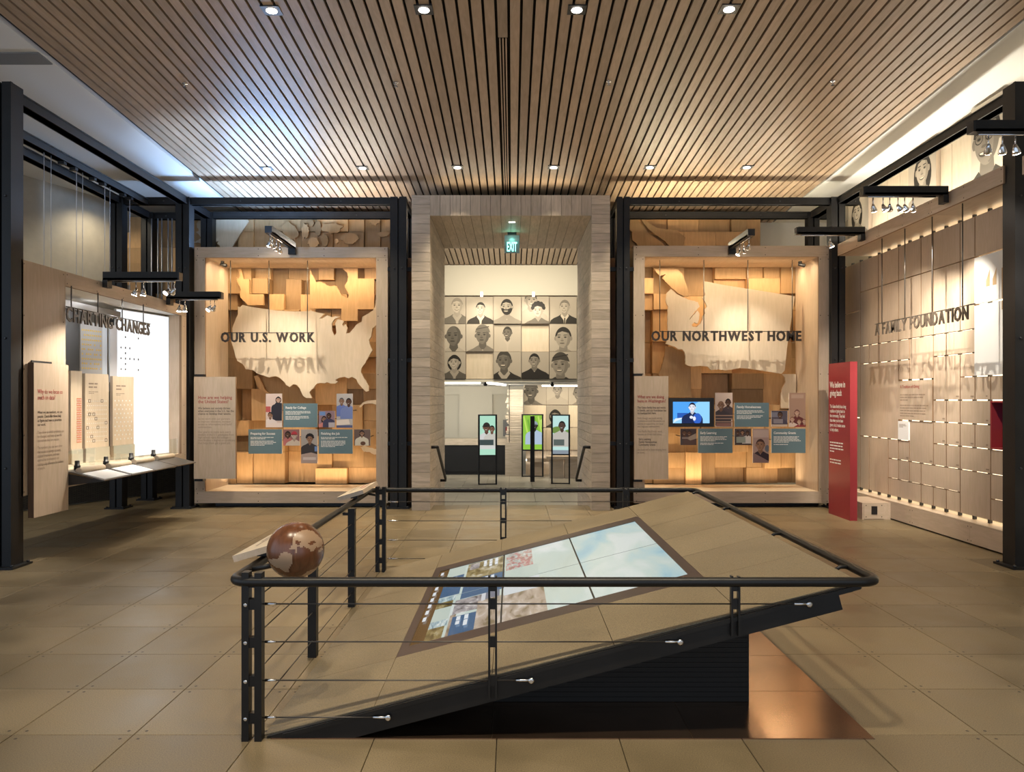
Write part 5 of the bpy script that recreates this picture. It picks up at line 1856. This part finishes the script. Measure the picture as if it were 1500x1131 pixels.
tag(m.build('marked_panel'), 'light grey hanging panel with small dark marks', 'panel')
# data panels
for nm, x0, x1, y0, y1, style in (('cream data panel with rows of red outlined marks', 94, 110.5, 543, 679, 0), ('cream data panel with grey circled marks', 115, 150, 547, 676, 1), ('cream data panel with white diamond marks', 156, 187, 551, 670, 2)):
    f3 = Fr(B2 + frS.n * .10, ud, (0, 0, 1))
    k0, k1 = on_ab(x0) , on_ab(x1)
    t = thing('data_chart', nm, 'panel', tuple(f3.p((k0 + k1) / 2, .872)))
    m = MB()
    P = f3.p(k0, 0)
    zt_ = EYE - (y0 - CY) * P.y / F
    board(m, f3, k0, k1, .872, zt_, .045, M_PALE, M_OAKZ)
    m.build('board', t)
    m = MB()
    w_ = k1 - k0
    if style:
        greek(m, f3, k0 + .06, zt_ - .14, w_ * .5, 2, .045, M_BTEXT, last=.7)
        greek(m, f3, k0 + .06, zt_ - .24, w_ * .4, 2, .02, M_BTEXT)
    ORG = mat('orange_print', (.62, .22, .11), .5)
    for i in range(10):
        for j in range(10):
            a, b_ = k0 + w_ * (.08 + .087 * j), 1.66 - i * .058 - (.0)
            if style == 0:
                if j in (5, 6, 7, 8, 9):
                    board(m, f3, a, a + w_ * .075, b_, b_ + .045, .001, ORG, lift=.002)
                    board(m, f3, a + w_ * .025, a + w_ * .05, b_ + .012, b_ + .033, .0005, M_WHITEP, lift=.0028)
            elif style == 1 or (i + j) % 2 == 0:
                s_ = .010 if style == 1 else .016
                board(m, f3, a, a + s_, b_, b_ + s_ * 1.3, .001, M_WHITEP, lift=.002)
                if style == 1 and RNG.random() < .10:
                    for q in ((-.012, .026, -.012, -.006), (-.012, .026, .024, .030), (-.014, -.008, -.010, .028), (.022, .028, -.010, .028)):
                        board(m, f3, a + q[0], a + q[1], b_ + q[2], b_ + q[3], .001, M_DTEXT, lift=.002)
    tag(m.build('print', t), kind='stuff')
    m = MB()
    board(m, f3, k0, k1, .874, 1.06, .008, mat('clear_pocket', (.62, .58, .48), .2), lift=.012)
    m.build('pocket', t)
# glass guard on the ledge
m = MB()
board(m, frL(0, 0, -5.06), 8.6, 11.57, .872, 1.10, .006, M_GLASS)
tag(m.build('glass_guard'), 'low clear glass guard along the ledge of the charting changes case', 'glass')
rod_sign('hanging bronze letters reading CHARTING CHANGES', 'CHARTING CHANGES', 97, 219, -4.97, 2.725, .158, (104.5, 143.5, 179, 210), 2.97, M_LETTER2)
# text panel
tp = thing('information_board', 'plywood text panel headed Why do we focus so much on data?', 'panel', (-4.95, 8.2, .46))
m = MB()
fr = frL(7.89, .465, -4.93)
board(m, fr, 0, .615, 0, 1.605, .06, M_PLY, M_BROWN)
m.build('board', tp)
par(tp, fr, 'Why do we focus so\nmuch on data?', .06, 1.285, .066, M_RTEXT, .80, bold=.01, sp=.95)
par(tp, fr, 'When we see numbers, we see\npeople. Charts like these help\nus figure out how to prioritize\nour work.', .06, 1.075, .043, M_DTEXT, .80, bold=.014, sp=1.0)
par(tp, fr, 'They show us which problems can\nbe changed, and help us see the\ninnovations that are needed.', .06, .865, .043, M_BTEXT, .78, bold=.006, sp=1.0)
par(tp, fr, 'The numbers you see here show\nthat access to savings accounts,\nmedical treatments, and new\napproaches to education are\nmaking a big difference for millions\nof people.', .06, .705, .043, M_BTEXT, .76, bold=.006, sp=1.0)
boxpart('clamp', -4.997, -4.99, 7.95, 8.30, 2.075, 2.095, M_STEEL, tp)
boxpart('standoff', -4.997, -4.99, 8.0, 8.4, 1.0, 1.8, M_STEEL, tp)

# reading desk: four sloping lecterns
rd = thing('reading_desk', 'row of four grey metal reading lecterns along the left case', 'desk', (-4.77, 9.7, .7))
for i in range(4):
    y0, y1 = 8.50 + i * .62 + .006, 8.50 + (i + 1) * .62 - .012
    P = lambda x, y, dz=0: (x, y, .872 - max(0, x + 4.90) * .25 + dz)
    m = MB()
    m.prism([P(-5.06, y0), P(-5.06, y1), P(-4.90, y1), P(-4.90, y0)], (0, 0, .012), M_METAL)
    m.prism([P(-4.90, y0), P(-4.90, y1), P(-4.53, y1), P(-4.53, y0)], (0, 0, .012), M_METAL)
    o = m.build('lectern_plate', rd)
    m = MB()
    if i < 2:
      m.prism([P(-4.80, y0 + .04, .013), P(-4.80, y1 - .03, .013), P(-4.545, y1 - .03, .013), P(-4.545, y0 + .04, .013)], (0, 0, .004), M_WHITEP)
      m.build('page', o)
    m = MB()
    m.tube([(-4.845, y0 + .05, .885), (-4.845, y1 - .05, .885)], .038, M_PALE, 14)
    m.build('roller', o)
    m = MB()
    m.lathe((-4.975, (y0 + y1) / 2 - .05, .884), (0, 0, 1), [(0, .034), (.05, .034), (.051, .026), (.10, .026), (.105, .02)], M_BLACK, 14)
    m.build('speaker_knob', o)
    m = MB()
    m.prism([(-4.995, y0, .872), (-4.55, y0, .785), (-4.55, y0, .775), (-4.95, y0, .73), (-4.995, y0, .73)], (0, .012, 0), M_BLACK)
    m.build('gusset', o)

# ================================================================== TILTED TOUCH TABLE
TS = .258
TX0, TX1, TY0, TY1 = -1.24, 1.74, 3.83, 7.57


def tz(X):
    return .012 + TS * (X - TX0)


tt = thing('touch_table', 'large tilted touch table of sandy stone slabs on a black base', 'table', (.25, 5.7, 0))
nrm = Vector((-TS, 0, 1)).normalized()


def slabpiece(name, x0, x1, y0, y1, m, parent, t=.03, lift=0.0, g=.0015):
    mb = MB()
    mb.prism([Vector((x, y, tz(x))) + nrm * lift for x, y in ((x0 + g, y0 + g), (x1 - g, y0 + g), (x1 - g, y1 - g), (x0 + g, y1 - g))], -nrm * t, m)
    return mb.build(name, parent)


SX0, SX1, SY0, SY1 = -.635, 1.085, 4.72, 6.77           # screens
BX0, BX1, BY0, BY1 = -.69, 1.145, 4.55, 6.96            # bezel
for xa, xb in ((TX0, -.69), (-.69, -.10), (-.10, .51), (.51, 1.145)):
    slabpiece('slab_tile', xa, xb, TY0, BY0, M_SLABT, tt)
for xa, xb in ((TX0, -.69), (-.69, -.10), (-.10, .51), (.51, 1.145)):
    slabpiece('slab_tile', xa, xb, BY1, TY1, M_SLABT, tt)
for ya, yb in ((BY0, 5.16), (5.16, 5.77), (5.77, 6.38), (6.38, BY1)):
    slabpiece('slab_tile', TX0, BX0, ya, yb, M_SLABT, tt)
for ya, yb in ((TY0, 4.55), (4.55, 5.16), (5.16, 5.77), (5.77, 6.38), (6.38, 6.99), (6.99, TY1)):
    slabpiece('slab_tile', BX1, TX1, ya, yb, M_SLABT, tt)
bz = slabpiece('bezel', BX0, BX1, BY0, SY0, M_FRAMEB, tt, g=0)
slabpiece('bezel', BX0, BX1, SY1, BY1, M_FRAMEB, tt, g=0)
slabpiece('bezel', BX0, SX0, SY0, SY1, M_FRAMEB, tt, g=0)
slabpiece('bezel', SX1, BX1, SY0, SY1, M_FRAMEB, tt, g=0)
slabpiece('under_panel', TX0 + .06, TX1 - .03, TY0 + .03, TY1 - .03, M_BLACK, tt, t=.02, lift=-.035)
# displays
EM = .50
frT = Fr(Vector((SX0, SY1, tz(SX0))), (0, -1, 0), (1, 0, TS))
kb = math.sqrt(1 + TS * TS)
SCW, SCH = SY1 - SY0, (SX1 - SX0) * kb


def sq(x0, x1, y0, y1):
    return [(SY1 - y1, (x0 - SX0) * kb), (SY1 - y0, (x0 - SX0) * kb), (SY1 - y0, (x1 - SX0) * kb), (SY1 - y1, (x1 - SX0) * kb)]


def se(x, y, rx, ry_, n=20):
    return [(SY1 - (y + ry_ * math.cos(a)), (x + rx * math.sin(a) - SX0) * kb) for a in [i * 2 * math.pi / n for i in range(n)]]


PALE = (.50, .58, .52)
BLU = (.045, .115, .225)
S_SKY = screen_noise('screen_sky', [(.25, .47, .58), (.40, .57, .60), (.52, .62, .58), (.62, .68, .66)], 1.3, (2.2, .8, 1), EM)
S_PALE = screen_noise('screen_haze', [(.46, .54, .48), (.52, .60, .54), (.50, .60, .56), (.66, .71, .70)], 1.4, (2.6, .7, 1), EM)
S_ROCK = screen_noise('screen_rock', [(.20, .15, .08), (.38, .30, .23), (.46, .38, .30), (.60, .52, .46)], 5, (3, 1, 1), EM)
S_MOSS = screen_noise('screen_moss', [(.09, .065, .02), (.20, .15, .05), (.34, .28, .14), (.50, .46, .36)], 7, (2.5, 1, 1), EM)
S_SEA = screen_noise('screen_sea', [(.14, .24, .30), (.30, .42, .46), (.48, .58, .58), (.70, .74, .72)], 9, (4, 1, 1), EM)
S_GREY = screen_noise('screen_stonework', [(.10, .09, .09), (.26, .24, .25), (.40, .37, .37), (.62, .60, .57)], 9, (2, 1, 1), EM)
S_MARKET = screen_noise('screen_market', [(.26, .20, .16), (.46, .14, .16), (.50, .42, .36), (.34, .44, .42), (.66, .60, .56)], 10, (3, 1, 1), EM)
scr = [(sq(SX0, .51, SY0, SY1), S_PALE), (sq(.51, SX1, SY0, SY1), S_SKY),
       (sq(SX0, -.55, SY0, SY1), (.11, .055, .014)),
       # photos and captions in the left displays
       (sq(-.55, -.44, 4.73, 4.99), S_MOSS), (sq(-.55, -.43, 4.99, 5.14), S_SEA), (sq(-.55, -.43, 5.14, 5.46), PALE), (sq(-.55, -.43, 5.46, 5.62), S_MOSS), (sq(-.55, -.42, 5.62, 5.76), S_SEA),
       (sq(-.55, -.40, 5.77, 6.42), BLU), (sq(-.55, -.40, 6.42, 6.75), PALE),
       (sq(-.42, -.38, 4.73, 5.20), S_ROCK), (sq(-.40, -.24, 4.73, 5.14), BLU),
       (sq(-.24, .22, 4.73, 5.36), S_ROCK), (sq(-.41, -.22, 5.20, 5.57), S_GREY), (sq(-.24, -.06, 5.14, 5.40), S_ROCK), (sq(-.22, -.19, 5.38, 5.62), (.62, .63, .66)), (sq(-.19, -.09, 5.40, 5.58), (.17, .18, .23)),
       (sq(-.38, -.06, 5.58, 6.14), BLU), (sq(-.38, -.06, 6.14, 6.75), S_MOSS), (sq(-.36, -.28, 6.5, 6.72), S_GREY),
       (sq(-.06, .20, 5.36, 5.72), (.62, .66, .68)), (sq(-.06, .20, 5.72, 6.12), PALE), (sq(-.05, .17, 6.12, 6.75), S_MARKET)]
dsp = MB()
board(dsp, frT, 0, SCW, 0, SCH, .02, M_BLACK, lift=-.006)
dsp.build('display_bed', tt)
xs = [SX0, -.07, .508, SX1]
ys = [SY0, 5.745, SY1]
for i in range(3):
    for j in range(2):
        cell = sq(xs[i] + .006 * (i > 0), xs[i + 1] - .006 * (i < 2), ys[j] + .004 * (j > 0), ys[j + 1] - .004 * (j < 1))
        ax0, bx0 = cell[0]
        ax1, bx1 = cell[2]
        m = MB()
        org = Fr(frT.p(ax0, bx0, -.004), frT.u, frT.v)
        draw(m, org, ax1 - ax0, bx1 - bx0, [([(p[0] - ax0, p[1] - bx0) for p in poly], c) for poly, c in scr], emit=EM, lift=.0, step=.00006)
        m.build('display', tt)
m = MB()
WT = cm((.72, .76, .80), EM)
for x, y, w_, n, lh in ((-.27, 5.10, .30, 2, .055), (-.43, 6.35, .22, 3, .04), (-.12, 6.08, .26, 3, .05), (-.10, 6.70, .3, 3, .05)):
    greek(m, Fr(frT.p(0, 0, .0045), frT.u, frT.v), SY1 - y, (x - SX0) * kb - .045, w_, n, lh, WT, h=.5, last=.7, lift=0)
for i in range(9):
    a0 = .12 + i * .17
    board(m, frT, a0, a0 + .10, .025, .05, .0003, WT, lift=.0045)
tag(m.build('display_lettering', tt), kind='stuff')
# fascia
for y0, y1 in ((TY0 - .02, TY0 + .012), (TY1 - .012, TY1 + .02)):
    xr = 1.647
    mb = MB()
    zt_ = lambda x: tz(x) - .006
    mb.prism([(TX0 + .02, y0, .006), (TX0 + .02, y0, zt_(TX0 + .02)), (TX1, y0, zt_(TX1)), (TX1, y0, zt_(TX1) - .028), (xr - .02, y0, zt_(xr) - .034), (xr, y0, zt_(xr) - .108), (-.78, y0, .006)], (0, y1 - y0, 0), M_STEEL2)
    for dz in (.034, .042):
        pass
    mb.build('fascia', tt)
    mb = MB()
    mb.prism([(TX0 + .10, y0 - .012, zt_(TX0 + .1) - .004), (TX1 - .01, y0 - .012, zt_(TX1 - .01) - .004), (TX1 - .01, y0 - .012, zt_(TX1 - .01) - .026), (TX0 + .16, y0 - .012, zt_(TX0 + .16) - .026)], (0, .012, 0), M_STEEL2)
    mb.build('flange', tt)
mb = MB()
mb.prism([(TX1 - .004, TY0, tz(TX1) - .006), (TX1 - .004, TY1, tz(TX1) - .006), (TX1 - .004, TY1, tz(TX1) - .036), (TX1 - .004, TY0, tz(TX1) - .036)], (.014, 0, 0), M_STEEL2)
mb.build('edge_bar', tt)
# black base clad in thin boards
mb = MB()
b0, b1 = -.70, 1.318
y0, y1 = 4.257, 7.15
n = 34
zmax = tz(b1) - .07
mb.prism([(b0, y0 + .006, .006), (b1 - .004, y0 + .006, .006), (b1 - .004, y0 + .006, tz(b1) - .07), (b0, y0 + .006, tz(b0) - .07)], (0, y1 - y0, 0), M_BLACK)
mb.build('base', tt)
for i in range(20):
    za, zb = .008 + i * .0275, .008 + (i + 1) * .0275 - .002
    xa = max(b0, TX0 + (zb + .062) / TS)
    if xa < b1 - .05:
        boxpart('base_board', xa, b1, y0, y0 + .006, za, zb, mat('black_board', (.010, .0095, .009), .5, spec=.3), tt)
        boxpart('base_board', b1 - .004, b1 + .002, y0 + .006, y1, za, zb, mat('black_board', (.010, .0095, .009), .5, spec=.3), tt)

# bronze floor plate under the table
fp = thing('floor_plate', 'brown bronze plate lying on the floor under the touch table', 'plate', (.28, 5.7, 0))
for j in range(6):
    ya = 3.80 + j * .615
    for xa, xb in ((-1.20, -.10), (-.10, .90), (.90, 1.80)):
        boxpart('plate', xa + .001, xb - .001, ya + .001, ya + .613, .0005, .006, M_BRONZE, fp)

# ---- guard rail around the table
gr = thing('guard_rail', 'black steel guard rail with thin cables around the touch table', 'railing', (.2, 5.7, 0))
HZ, RXL, RXR, RYF, RYB = .785, -1.40, 1.83, 3.79, 7.63
rad = .10
loop = []
for cx_, cy_, a0 in ((RXR - rad, RYB - rad, 0), (RXL + rad, RYB - rad, 90), (RXL + rad, RYF + rad, 180), (RXR - rad, RYF + rad, 270)):
    for i in range(9):
        a = math.radians(a0 + i * 90 / 8)
        loop.append((cx_ + rad * math.cos(a), cy_ + rad * math.sin(a), HZ))
MB().tube(loop, .024, M_STEEL2, 14, closed=True).build('handrail', gr)


def twin_post(x0, x1, y, z0, z1, gap=.4, spacers=True, d=.05):
    """two flat bars with spacer blocks and cable bolts"""
    m = MB()
    w = x1 - x0
    wa = w * (1 - gap) / 2
    m.box(x0, x0 + wa, y - d / 2, y + d / 2, z0, z1, M_STEEL2)
    m.box(x1 - wa, x1, y - d / 2, y + d / 2, z0, z1 - .003, M_STEEL2)
    o = m.build('post', gr)
    if spacers:
        for z in (.112, .296, .487, .675, z1 - .05):
            if z0 + .02 < z < z1:
                MB().box(x0 + wa, x1 - wa, y - d / 2 + .006, y + d / 2 - .006, z - .026, z + .026, M_STEEL2).build('spacer', o)
    return o


# front left corner: broad double post
o = twin_post(-1.335, -1.236, 3.80, .0, .835, gap=.28)
for z in (.112, .296, .487, .675):
    MB().lathe((-1.315, 3.775, z), (0, -1, 0), [(0, .010), (.004, .010), (.006, .006)], M_CHROME, 8).build('bolt', o)
o = twin_post(-1.335, -1.236, 7.50, .0, .835, gap=.28)
for Y in (5.03, 6.25):
    m = MB().box(-1.335, -1.28, Y - .03, Y + .03, 0, .80, M_STEEL2)
    m.box(-1.38, -1.28, Y - .02, Y + .02, .745, .765, M_STEEL2)
    m.build('post', gr)
twin_post(-.118, -.074, 3.80, tz(-.1) - .10, .815, gap=.55, d=.03)
twin_post(1.085, 1.13, 3.80, tz(1.1) - .10, .815, gap=.55, d=.03)
twin_post(-.118, -.055, 7.60, tz(-.1) - .06, .815, gap=.5, d=.03)
twin_post(1.10, 1.16, 7.60, tz(1.1) - .06, .815, gap=.5, d=.03)
for Y in (4.13, 5.15, 6.35, 7.42):
    m = MB()
    m.tube([(TX1 - .01, Y, tz(TX1) - .02), (TX1 + .03, Y, HZ), (RXR, Y, HZ)], .011, M_STEEL2, 6)
    m.build('rail_bracket', gr)
for Y in (3.95, 7.35):
    MB().tube([(-1.31, Y if Y > 5 else 3.80, .77), (RXL, Y, HZ)], .012, M_STEEL2, 6).build('rail_bracket', gr)
for z, xe in ((.675, 1.445), (.487, .805), (.296, .065), (.112, -.645)):
    m = MB().tube([(-1.236, 3.797, z), (xe, 3.797, z)], .0035, M_CABLE, 6)
    o = m.build('cable', gr)
    m = MB()
    m.tube([(-1.225, 3.797, z), (-1.17, 3.797, z)], .007, M_CHROME, 8)
    m.build('cable_fitting', o)
    m = MB()
    m.tube([(xe - .045, 3.797, z), (xe + .028, 3.797, z)], .007, M_CHROME, 8)
    m.lathe((xe + .03, 3.798, z - .002), (0, -1, 0), [(0, .016), (.008, .016), (.012, .008)], M_CHROME, 10)
    m.build('cable_fitting', o)
    MB().tube([(-1.305, 3.83, z), (-1.305, 7.48, z)], .0035, M_CABLE, 6).build('cable', gr)
    xb = TX0 + (z - .012) / TS - .01
    o = MB().tube([(-1.236, 7.58, z), (min(xb, 1.6), 7.58, z)], .0035, M_CABLE, 6).build('cable', gr)
    MB().tube([(-1.225, 7.58, z), (-1.13, 7.58, z)], .007, M_CHROME, 8).build('cable_fitting', o)

# globe
GC, GR = Vector((-1.15, 4.07, .888)), .149
polys = [[(455, 190), (555, 190), (580, 140), (620, 125), (670, 140), (697, 165), (690, 210), (700, 240), (665, 280), (665, 330), (620, 325), (580, 290), (520, 265), (480, 230)],
         [(660, 100), (700, 60), (695, 0), (740, -60), (820, -90), (900, -70), (990, 20), (1000, 70), (960, 100), (930, 90), (905, 130), (880, 140), (860, 110), (800, 80), (775, 95), (740, 70), (735, 140), (725, 140), (715, 100)],
         [(780, 375), (840, 335), (940, 300), (960, 290), (900, 350), (830, 385)],
         [(950, 130), (985, 90), (1000, 120), (960, 150)]]
holes = [[(715, 30), (745, 15), (775, 35), (765, 60), (735, 65)], [(850, 50), (900, 25), (925, 45), (890, 65), (860, 70)]]


def inside(p, poly):
    r = False
    for i in range(len(poly)):
        (x0, y0), (x1, y1) = poly[i - 1], poly[i]
        if (y0 > p[1]) != (y1 > p[1]) and p[0] < (x1 - x0) * (p[1] - y0) / (y1 - y0) + x0:
            r = not r
    return r


gl = thing('globe', 'polished wooden globe with pale inlaid continents beside the table rail', 'globe', tuple(GC - Vector((0, 0, GR))))
vd = (Vector((0, 0, EYE)) - GC).normalized()
ru = Vector((0, 0, 1)).cross(vd).normalized()
uu = vd.cross(ru)
m = MB()
NU, NV = 120, 72
for j in range(NV + 1):
    th = math.pi * j / NV
    for i in range(NU):
        ph_ = 2 * math.pi * i / NU
        m.v.append(tuple(GC + Vector((math.sin(th) * math.cos(ph_), math.sin(th) * math.sin(ph_), math.cos(th))) * GR))
ia, ib = m.mi(M_GLOBE), m.mi(M_LAND)
back = [Vector((-.8, .5, .3)).normalized(), Vector((.2, .9, .4)).normalized(), Vector((.9, .4, -.2)).normalized()]
for j in range(NV):
    for i in range(NU):
        i2 = (i + 1) % NU
        f = [j * NU + i, (j + 1) * NU + i, (j + 1) * NU + i2, j * NU + i2]
        c = sum((Vector(m.v[k]) for k in f), Vector()) / 4 - GC
        c.normalize()
        land = False
        if c.dot(vd) > .05:
            p = (728 + 290 * c.dot(ru), 113 - 290 * c.dot(uu))
            land = any(inside(p, q) for q in polys) and not any(inside(p, q) for q in holes)
        else:
            w_ = .93 + .05 * math.sin(9 * c.x + 4 * c.z) * math.cos(11 * c.z + 3 * c.y)
            land = any(c.dot(q) > w_ for q in back)
        m.f.append(f)
        m.m.append(ib if land else ia)
        m.sm.append(True)
m.build('sphere', gl)
MB().tube([(RXL + .02, 4.07, HZ), (-1.26, 4.07, .81)], .014, M_BLACK, 8).build('bracket', gl)
# plywood reading tablets on the left rail
for ya, yb, lab in ((4.17, 4.86, 'plywood reading tablet on the rail beside the wooden globe'), (6.66, 7.36, 'plywood reading tablet at the far end of the table rail')):
    t = thing('reading_tablet', lab, 'tablet', (-1.40, (ya + yb) / 2, .80))
    P = [(-1.525, ya, .835), (-1.30, ya, .902), (-1.30, yb, .902), (-1.525, yb, .835)]
    m = MB()
    m.prism(P, (.010, 0, -.034), M_PALE, M_PLYY)
    m.build('board', t)
    ft = Fr((-1.525, yb, .8355), (0, -1, 0), (.225, 0, .067))
    m = MB()
    greek(m, ft, .10, .17, .42, 2, .05, M_RTEXT, h=.4, lift=.001)
    greek(m, ft, .10, .07, .42, 2, .03, M_BTEXT, h=.4, lift=.001)
    m.build('lettering', t)
    m = MB().box(-1.43, -1.37, ya + .12, ya + .20, .810, .850, M_BLACK)
    m.build('clamp', t)
    m = MB().box(-1.43, -1.37, yb - .20, yb - .12, .810, .850, M_BLACK)
    m.build('clamp', t)
